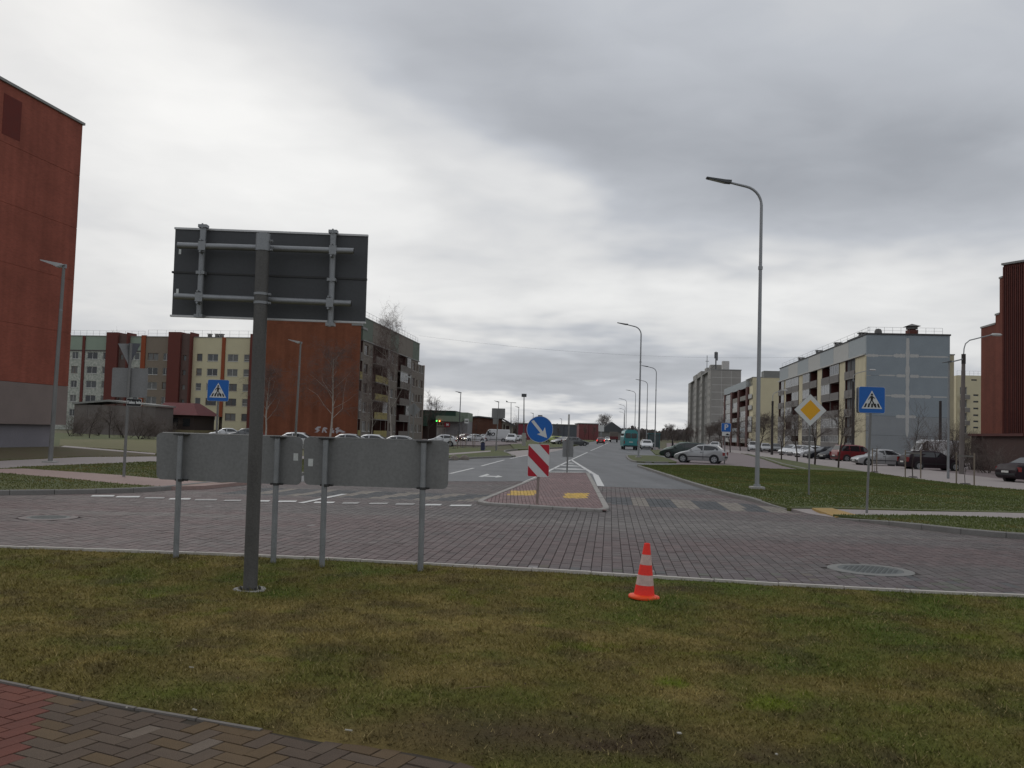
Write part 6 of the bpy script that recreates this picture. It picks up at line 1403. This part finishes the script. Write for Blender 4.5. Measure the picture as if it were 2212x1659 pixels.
# ================================================================== VEHICLES AND PEOPLE
m_tyre = mat('tyre_rubber', (.018, .018, .019), .85); m_rim = mat('wheel_rim', (.33, .34, .35), .4, .6); m_cglass = mat('car_glass', (.016, .019, .022), .08, spec=.7); m_trim = mat('black_trim', (.022, .022, .024), .6)
m_head = mat('headlight_glass', (.45, .46, .47), .15, spec=.8); m_tail = mat('tail_light', (.20, .012, .012), .2, spec=.7); m_plate = mat('number_plate', (.58, .58, .55), .6)
m_headon = mat('headlight_on', (1, .95, .8), .3, emit=(1, .93, .78, 14)); m_tailon = mat('tail_light_on', (.9, .02, .02), .3, emit=(1, .04, .04, 5)); m_ind = mat('indicator_on', (.9, .35, .02), .3, emit=(1, .4, .03, 6))
def paint(n, c, metal=.0): return mat('paint_'+n, c,     .40, metal, var=.06, scale=2, coat=.35, fine=.02)
SH = {   # x, sill, belt, top, half width factor at belt, at top
 'hatch': (3.85, 1.66, [(0, .34, .50, .52, .70, .62), (.025, .24, .60, .64, .88, .78), (.12, .18, .74, .80, .98, .84), (.27, .18, .86, .93, 1, .86), (.47, .18, .92, 1.38, 1, .70), (.62, .18, .94, 1.43, 1, .70), (.82, .18, .98, 1.38, 1, .68), (.94, .22, .98, 1.02, .97, .84), (.985, .26, .80, .86, .93, .82), (1, .34, .58, .62, .86, .76)], (3, 7), (.30, .92, (.585,))),
 'sedan': (4.55, 1.76, [(0, .34, .50, .53, .72, .64), (.025, .24, .62, .66, .90, .80), (.12, .18, .76, .82, .98, .84), (.27, .18, .86, .94, 1, .86), (.42, .18, .92, 1.38, 1, .70), (.55, .18, .94, 1.44, 1, .70), (.68, .18, .96, 1.40, 1, .68), (.83, .20, .98, 1.04, .99, .84), (.96, .24, .94, 1.0, .95, .84), (1, .34, .66, .70, .88, .78)], (3, 7), (.29, .80, (.52,))),
 'estate': (4.55, 1.74, [(0, .34, .50, .53, .72, .64), (.025, .24, .62, .66, .90, .80), (.12, .18, .76, .82, .98, .84), (.26, .18, .88, .95, 1, .86), (.41, .18, .94, 1.40, 1, .72), (.55, .18, .95, 1.47, 1, .72), (.88, .18, .98, 1.44, 1, .70), (.955, .22, .98, 1.04, .97, .84), (.985, .26, .80, .86, .93, .82), (1, .34, .58, .62, .86, .78)], (3, 7), (.28, .93, (.52, .74))),
 'mpv': (4.5, 1.80, [(0, .34, .55, .58, .72, .64), (.025, .24, .70, .74, .90, .80), (.10, .18, .86, .92, .98, .84), (.22, .18, .98, 1.05, 1, .86), (.38, .18, 1.02, 1.62, 1, .74), (.55, .18, 1.02, 1.70, 1, .74), (.90, .18, 1.04, 1.66, 1, .72), (.96, .22, 1.04, 1.12, .98, .86), (.985, .26, .86, .92, .94, .84), (1, .34, .60, .64, .88, .78)], (3, 7), (.25, .93, (.48, .72))),
 'van': (5.6, 2.0, [(0, .40, .70, .74, .78, .70), (.02, .28, .90, .96, .92, .84), (.09, .24, 1.08, 1.16, .98, .88), (.15, .24, 1.18, 1.30, 1, .90), (.24, .24, 1.24, 2.20, 1, .82), (.32, .24, 1.26, 2.45, 1, .86), (.98, .24, 1.28, 2.45, 1, .88), (.995, .28, 1.26, 2.38, .99, .86), (.998, .30, 1.2, 2.3, .98, .85), (1, .34, 1.1, 2.2, .97, .84)], (3, 6), (.165, .335, ()))}
def car(kind, pm, loc, ang, label, name='parked_car', cat='car', group=None, sx=1., sz=1., head_on=False, tail_on=False, plate_rear=True, rear_glass=True, wheels=True):
    L, W, st, (ws, rs_), (ga, gb, pil) = SH[kind]; L *= sx
    root = empty(name, loc, ang, label, cat, group)
    def P(i): x, zs, zb, zt, wb, wt = st[i]; return (L*(.5-x), zs*sz, zb*sz, zt*sz, wb*W/2, wt*W/2)
    rings = []
    for i in range(len(st)):
        x, zs, zb, zt, wb, wt = P(i); hs = [(wb*.93, zs), (wb*1.0, zs+(zb-zs)*.42), (wb*.985, zb-.02), (wt+(wb-wt)*.06, zt-.07*min(1, (zt-zb)*4)), (wt-.10, zt)]
        rings.append([(x, y, z) for y, z in hs]+[(x, -y, z) for y, z in hs[::-1]])
    mb = MB(pm); n = 10; vs = [p for r in rings for p in r]
    mb.add(vs, [(i*n+k, i*n+(k+1) % n, (i+1)*n+(k+1) % n, (i+1)*n+k) for i in range(len(rings)-1) for k in range(n)], True)
    mb.add(rings[0], [tuple(range(n))]); mb.add(rings[-1], [tuple(range(n))]); body = mb.build('body', root)
    body.data.set_sharp_from_angle(angle=math.radians(28))
    def interp(xf):
        for i in range(len(st)-1):
            if st[i][0] <= xf <= st[i+1][0]:
                t = (xf-st[i][0])/(st[i+1][0]-st[i][0]); a, b = P(i), P(i+1); return tuple(a[k]*(1-t)+b[k]*t for k in range(6))
        return P(len(st)-1)
    cuts = [ga]+list(pil)+[gb]
    for side in (1, -1):
        for a, b in zip(cuts[:-1], cuts[1:]):
            lo, hi = [], []
            for k in range(9):
                xf = a+.008+(b-a-.016)*k/8; x, zs, zb, zt, wb, wt = interp(xf); z0, z1 = zb+.035, zt-.10
                if z1 < z0+.02: continue
                yf = lambda z: wb*.985+(wt+(wb-wt)*.06-wb*.985)*((z-(zb-.02))/max(.01, (zt-.07)-(zb-.02)))+.009
                lo.append((x, side*yf(z0), z0)); hi.append((x, side*yf(z1), z1))
            if len(lo) > 1: MB(m_cglass).add(lo+hi[::-1], [tuple(range(2*len(lo)))]).build('side_window', root)
    def cross(i, j, nm, lo=.10, hi=.88):
        A, B = P(i), P(j); q = []
        for t in (lo, hi):
            x = A[0]*(1-t)+B[0]*t; z = A[3]*(1-t)+B[3]*t; wy = (A[5]*(1-t)+B[5]*t)-.09; q.append((x, wy, z))
        d = Vector((B[0]-A[0], 0, B[3]-A[3])); nrm = Vector((-d.z, 0, d.x)).normalized(); nrm = nrm if nrm.z > 0 else -nrm; o = nrm*.010
        (x0, y0, z0), (x1, y1, z1) = q
        MB(m_cglass).quad((x0+o.x, -y0, z0+o.z), (x0+o.x, y0, z0+o.z), (x1+o.x, y1, z1+o.z), (x1+o.x, -y1, z1+o.z)).build(nm, root)
    cross(ws, ws+1, 'windscreen')
    if rear_glass and kind != 'van': cross(rs_, rs_-1, 'rear_window')
    if wheels:
        wr = .31*(1.08 if kind in ('mpv', 'van') else 1)
        for xf in (.19 if kind != 'van' else .17, .80 if kind != 'van' else .78):
            for side in (1, -1):
                x = L*(.5-xf); y = side*(W/2-.10)
                MB(m_trim).cyl((x, side*(W/2-.22), wr+.02), (x, side*(W/2+.004), wr+.02), wr*1.18, n=20).build('wheel_arch', root)
                w = MB(m_tyre).cyl((x, y-.09*side, wr), (x, y+.115*side, wr), wr, n=22).build('wheel', root)
                rm = MB(m_rim); rm.cyl((x, y+.10*side, wr), (x, y+.122*side, wr), wr*.66, n=16)
                rm.use(m_trim)
                for k in range(5):
                    a_ = k*1.2566; rm.cyl((x+wr*.42*math.cos(a_), y+.12*side, wr+wr*.42*math.sin(a_)), (x+wr*.42*math.cos(a_), y+.124*side, wr+wr*.42*math.sin(a_)), wr*.13, n=6)
                rm.build('rim', w)
    f0, f1 = P(0), P(1); r0_, r1_ = P(len(st)-1), P(len(st)-2)
    for side in (1, -1):
        a = Vector((f1[0]-.02, side*(f1[4]-.02), f1[2]-.01)); MB(m_headon if head_on else m_head).add([(f0[0]+.004, side*(f0[4]*.62), f0[2]-.02), (f1[0]+.01, side*(f1[4]+.006), f1[2]-.08), (f1[0]-.10, side*(f1[4]+.03), f1[2]+.03), (f0[0]-.015, side*(f0[4]*.70), f0[2]+.085)], [(0, 1, 2, 3)]).build('headlight', root)
        zt_ = .62*sz if kind != 'van' else .9; zh = .24*sz if kind in ('hatch', 'sedan') else .34*sz
        xr = r1_[0]
        bx_ = MB(m_tailon if tail_on else m_tail); yb_ = r1_[4]
        bx_.box(xr-.09, xr+.10, side*yb_-.10 if side > 0 else side*yb_-.012, side*yb_+.012 if side > 0 else side*yb_+.10, zt_, zt_+zh); bx_.build('tail_light', root)
    mw = W/2*.80
    MB(m_trim).box(f0[0]-.10, f0[0]+.025, -mw, mw, .34*sz, .44*sz).build('front_bumper', root); MB(m_trim).box(r0_[0]-.03, r0_[0]+.10, -mw, mw, .42*sz, .54*sz).build('rear_bumper', root)
    MB(m_plate).box(r0_[0]-.045, r0_[0]-.03, -.26, .26, .55*sz, .66*sz).build('number_plate', root); MB(m_plate).box(f0[0]+.025, f0[0]+.034, -.26, .26, .40*sz, .50*sz).build('number_plate', root)
    MB(m_trim).box(f0[0]-.04, f0[0]+.012, -.42, .42, .47*sz, .54*sz).build('grille', root)
    x, zs, zb, zt, wb, wt = interp(ga+.05)
    for side in (1, -1): MB(pm).box(x-.08, x+.08, side*(wb+.10)-.07, side*(wb+.10)+.07, zb+.02, zb+.16).build('mirror', root)
    for side in (1, -1):
        x0, x1 = L*(.5-.28), L*(.5-.72); MB(m_trim).box(x1, x0, side*W/2*1.0-.012, side*W/2*1.0+.006, .46*sz, .52*sz).build('side_strip', root)
        for xf in cuts[1:]:
            if xf > .8: continue
            xx, zs_, zb_, _, wb_, _ = interp(xf); MB(m_trim).box(xx-.012, xx+.012, side*wb_-.01, side*wb_+.004, .30*sz, zb_-.02).build('door_seam', root); MB(m_trim).box(xx+.06, xx+.22, side*wb_*.985-.005, side*wb_*.985+.02, zb_-.12, zb_-.085).build('door_handle', root)
    return root
P_SIL = paint('silver', (.36, .365, .37), .45); P_WHT = paint('white', (.60, .61, .62)); P_BLK = mat('paint_black_blue', (.010, .011, .016), .5, spec=.25, coat=.1); P_GRN = paint('dark_green', (.014, .030, .026)); P_LGR = paint('sage_green', (.16, .22, .19), .3); P_RED = paint('dark_red', (.16, .010, .014)); P_PUR = mat('paint_dark_plum', (.022, .013, .017), .55, spec=.2); P_GRY = paint('grey', (.13, .135, .14), .3); P_TEAL = paint('teal', (.032, .215, .225)); P_DRD = paint('maroon', (.10, .010, .012)); P_NEON = paint('lime', (.42, .48, .16))
R_ = math.radians
def onp(px, py, z=.02): return G(px, py, z)
GR = 'cars parked in the right-hand car park'
# by the parking sign
car('hatch', P_SIL, onp(1513, 1000), R_(158), 'silver hatchback parked nearest the road beside the blue parking sign', group=GR)
car('estate', P_GRN, onp(1480, 990), R_(158), 'dark green estate car directly behind the silver hatchback', group=GR)
car('hatch', P_LGR, onp(1472, 983), R_(158), 'sage green hatchback mostly hidden behind the dark green estate', group=GR)
# row before the blue-grey block
z7c = lambda X, Y, z=.05: G(1624.3+X*.2656, 674+Y*.2656, z)
def at7(X, d): return onray(1624.3+X*.2656, d)
car('sedan', P_SIL, at7(1042, 78), R_(183), 'silver saloon facing left in front of the blue-grey end wall', group=GR)
car('estate', P_PUR, at7(1462, 70), R_(2), 'dark plum estate car in front of the white van, by the thin lamp post', group=GR)
car('van', P_WHT, at7(1475, 94), R_(182), 'white high-roofed van parked behind the dark plum estate', 'parked_van', 'van', group=GR)
car('mpv', P_RED, at7(840, 92), R_(8), 'dark red people carrier left of the silver saloon', group=GR)
car('sedan', P_BLK, at7(600, 100), R_(190), 'blue-black saloon under the young trees', group=GR)
car('hatch', P_WHT, at7(470, 107), R_(200), 'small white hatchback beside the blue-black saloon', group=GR, sx=.95)
car('estate', P_BLK, at7(458, 117), R_(215), 'dark estate car between two white cars', group=GR)
car('hatch', P_WHT, at7(400, 116), R_(208), 'white hatchback second from the left of the tree row', group=GR)
car('hatch', P_WHT, at7(330, 120), R_(208), 'white low hatchback nearest the tall curved lamp', group=GR)
car('hatch', P_GRY, at7(318, 132), R_(215), 'grey hatchback behind the white low hatchback', group=GR)
car('sedan', P_SIL, at7(110, 150), R_(262), 'silver saloon facing the road beneath the cream block', group=GR)
car('sedan', P_GRY, at7(195, 150), R_(262), 'dark grey saloon beside the dark pole lamp', group=GR)
car('mpv', P_WHT, at7(15, 152), R_(258), 'white people carrier left of the tall curved lamp foot', group=GR)
car('sedan', P_BLK, at7(690, 97), R_(200), 'dark saloon nose squeezed between the blue-black saloon and the red people carrier', group=GR, sx=.85)
car('sedan', P_PUR, onray(2250, 50), R_(12), 'dark saloon cut off by the right edge of the picture', group=GR)
car('hatch', P_WHT, onray(1545, 150), R_(250), 'white car far along the right lot beside the shelter', group=GR)
car('hatch', P_SIL, onray(1394, 150), R_(262), 'silver car seen beyond the teal bus', group=GR); car('sedan', P_WHT, onray(1398, 138), R_(262), 'white car between the teal bus and the bus shelter', group=GR)
# left side
GL = 'cars along the left street'
car('hatch', P_WHT, onray(954, 112), R_(178), 'white hatchback roof showing at the right end of the low panels', group=GL)
for px, lab, pm in ((633, 'white car roof just behind the left low panel below the lamp', P_WHT), (746, 'silver car roof below the graffiti', P_SIL), (797, 'white car roof behind the right low panel, below the balconies', P_WHT), (856, 'pale car roof behind the right low panel, near its right post', P_SIL)):
    car('sedan', pm, onray(px, 68+(px % 7)), R_(182), lab, group=GL)
car('sedan', P_WHT, onray(487, 112), R_(200), 'white saloon before the cream bays behind the left low panel', group=GL); car('estate', P_GRY, onray(528, 110), R_(200), 'dark estate car before the cream bays beside the thick board pole', group=GL)
v = car('van', P_WHT, onray(1070, 178), R_(180), 'white van with large RIO lettering on its side', 'parked_van', 'van', group=GL)
text_mesh('RIO', .95, m_black, 'lettering', v, (.9, 1.012, 1.42), rz=math.pi, shear=.25, bold=.03)
car('mpv', P_WHT, onray(1105, 170), R_(265), 'white people carrier facing the road right of the lettered van', group=GL)
car('hatch', P_SIL, onray(1118, 195), R_(255), 'small silver car behind the white people carrier', group=GL); car('hatch', P_GRY, onray(1127, 215), R_(255), 'grey car furthest right of the lettered van', group=GL)
car('hatch', P_SIL, onray(1041, 186), R_(195), 'silver hatchback tucked left of the lettered van', group=GL)
car('sedan', P_WHT, onray(1023, 168), R_(215), 'white saloon with lit headlights before the brick building', 'moving_car', group=GL, head_on=True)
car('sedan', P_DRD, onray(1004, 172), R_(225), 'maroon saloon with lit headlights before the shop', 'moving_car', group=GL, head_on=True)
# on the road
car('sedan', P_RED, onray(1298, 205), R_(84), 'red saloon driving away with lit tail lights on the road', 'moving_car', sx=1, tail_on=True)
car('sedan', P_SIL, onray(1216, 165), R_(215), 'silver saloon turning out left behind the small two-plate sign', 'moving_car'); car('estate', P_GRY, onray(1243, 158), R_(20), 'grey estate car waiting right of the small two-plate sign', 'moving_car')
car('estate', P_NEON, onray(1194, 190), R_(200), 'lime and white patrol estate right of the round blue sign', 'moving_car')
car('hatch', P_WHT, onray(1312, 300), R_(262), 'oncoming car with bright headlights far up the road', 'moving_car', head_on=True)
# truck
b = onray(1326.5, 265); tk = empty('truck', b, -GRID+.02, 'dark red lorry driving away far up the road', 'truck')
MB(P_DRD).bev(-1.2, 1.2, 0, 5.2, .9, 1.7, .04).build('load_bed', tk); MB(mat('truck_load', (.15, .13, .115), .9)).bev(-1.2, 1.2, .3, 5, 1.71, 3.0, .1).build('load', tk); MB(P_GRY).bev(-1.15, 1.15, 5.4, 7.2, .8, 2.9, .15).build('cab', tk)
for x in (-.95, .95):
    for y in (1.2, 6.2): MB(m_tyre).cyl((x-.15, y, .5), (x+.15, y, .5), .5, n=16).build('wheel', tk)
    MB(m_tail).box(x-.14, x+.14, -.04, 0, .95, 1.12).build('tail_light', tk)
# teal minibus from behind
b = onray(1363.5, 128); bus = empty('minibus', b, -GRID*.35, 'teal minibus parked in the lay-by seen from behind', 'minibus')
W_ = 1.03; prof = [(-W_, .45), (W_, .45), (W_+.02, 1.2), (W_-.02, 1.75), (W_-.16, 2.55), (W_-.34, 2.68), (-W_+.34, 2.68), (-W_+.16, 2.55), (-W_+.02, 1.75), (-W_-.02, 1.2)]
mb = MB(P_TEAL); mb.prism(prof, .05, 5.6, 'y'); mb.build('body', bus)
MB(mat('teal_pale_roof', (.06, .24, .25), .4)).prism([(-.72, 2.69), (.72, 2.69), (.45, 2.80), (-.45, 2.80)], .3, 5.2).build('roof_cap', bus)
for x0, x1 in ((-.80, -.04), (.04, .80)):
    w = MB(m_cglass).prism(rrect(x0, x1, 1.62, 2.30, .10), .025, .045).build('rear_window', bus)
for x0, x1 in ((-.86, -.012), (.012, .86)): MB(P_TEAL).prism(rrect(x0, x1, .62, 1.52, .06), .02, .048).build('rear_door', bus)
for x in (-.93, .93): MB(m_tail).box(x-.07, x+.07, .01, .05, .85, 1.25).build('tail_light', bus)
MB(m_trim).box(-.98, .98, -.08, .05, .42, .60).build('rear_bumper', bus); MB(m_plate).box(-.28, .26, .0, .02, 1.02, 1.14).build('number_plate', bus)
for x in (-.85, .85):
    for y in (1.1, 4.4): MB(m_tyre).cyl((x-.12, y, .34), (x+.12, y, .34), .34, n=16).build('wheel', bus)
for k in range(4):
    for sx in (-1, 1): MB(m_cglass).box(sx*(W_-.06)-.012, sx*(W_-.06)+.012, .7+k*1.2, 1.7+k*1.2, 1.65, 2.25).build('side_window', bus)
# bus shelter
b = onray(1413.5, 145); sh_ = empty('bus_shelter', b, -GRID, 'teal glazed bus shelter behind the minibus', 'bus shelter'); m_sht = mat('shelter_teal', (.020, .085, .095), .5); m_shg = mat('shelter_glass', (.035, .055, .06), .15, spec=.6)
for x in (-.85, .85):
    for y in (0, 3.4): MB(m_sht).box(x-.05, x+.05, y-.05, y+.05, 0, 2.3).build('post', sh_)
MB(m_sht).bev(-1.0, 1.0, -.2, 3.6, 2.3, 2.48, .03).build('roof', sh_); MB(m_shg).box(-.80, .80, .0, .02, .25, 2.2).build('end_pane', sh_); MB(m_shg).box(.84, .86, .06, 3.34, .25, 2.2).build('back_pane', sh_); MB(m_trim).bev(.3, .75, .5, 3.0, .42, .48, .02).build('bench', sh_)
# pedestrian near the bushes
def person(loc, ang, label, top, leg):
    root = empty('person', loc, ang, label, 'person')
    def skin(name, chain, edges, m):
        me = bpy.data.meshes.new(name); me.from_pydata([c[0] for c in chain], edges, []); me.materials.append(m)
        o = place(name, me, root); md = o.modifiers.new('skin', 'SKIN'); md.use_smooth_shade = True
        for i, c in enumerate(chain): me.skin_vertices[0].data[i].radius = (c[1], c[1]*.8)
        me.skin_vertices[0].data[0].use_root = True; o.modifiers.new('sub', 'SUBSURF').levels = 1; o.modifiers['sub'].render_levels = 1
        return o
    chain = [((0, 0, .95), .15), ((0, 0, 1.15), .16), ((0, .01, 1.38), .18), ((0, .01, 1.50), .07), ((0, 0, 1.60), .095), ((0, 0, 1.72), .085),
             ((.19, 0, 1.40), .065), ((.25, .03, 1.14), .055), ((.26, -.06, .90), .042), ((-.19, 0, 1.40), .065), ((-.25, .02, 1.14), .055), ((-.26, -.04, .90), .042),
             ((.09, 0, .88), .10), ((.11, -.08, .50), .075), ((.11, .06, .10), .05), ((.11, -.06, .05), .05), ((-.09, 0, .88), .10), ((-.11, .08, .50), .075), ((-.11, .22, .12), .05), ((-.11, .12, .05), .05)]
    ed = [(0, 1), (1, 2), (2, 3), (3, 4), (4, 5), (2, 6), (6, 7), (7, 8), (2, 9), (9, 10), (10, 11), (0, 12), (12, 13), (13, 14), (14, 15), (0, 16), (16, 17), (17, 18), (18, 19)]
    skin('body', chain, ed, top)
    return root
person(onray(1453, 150), 1.2, 'person in dark clothes walking on the far right footpath', mat('dark_clothes', (.020, .020, .024), .9), None)
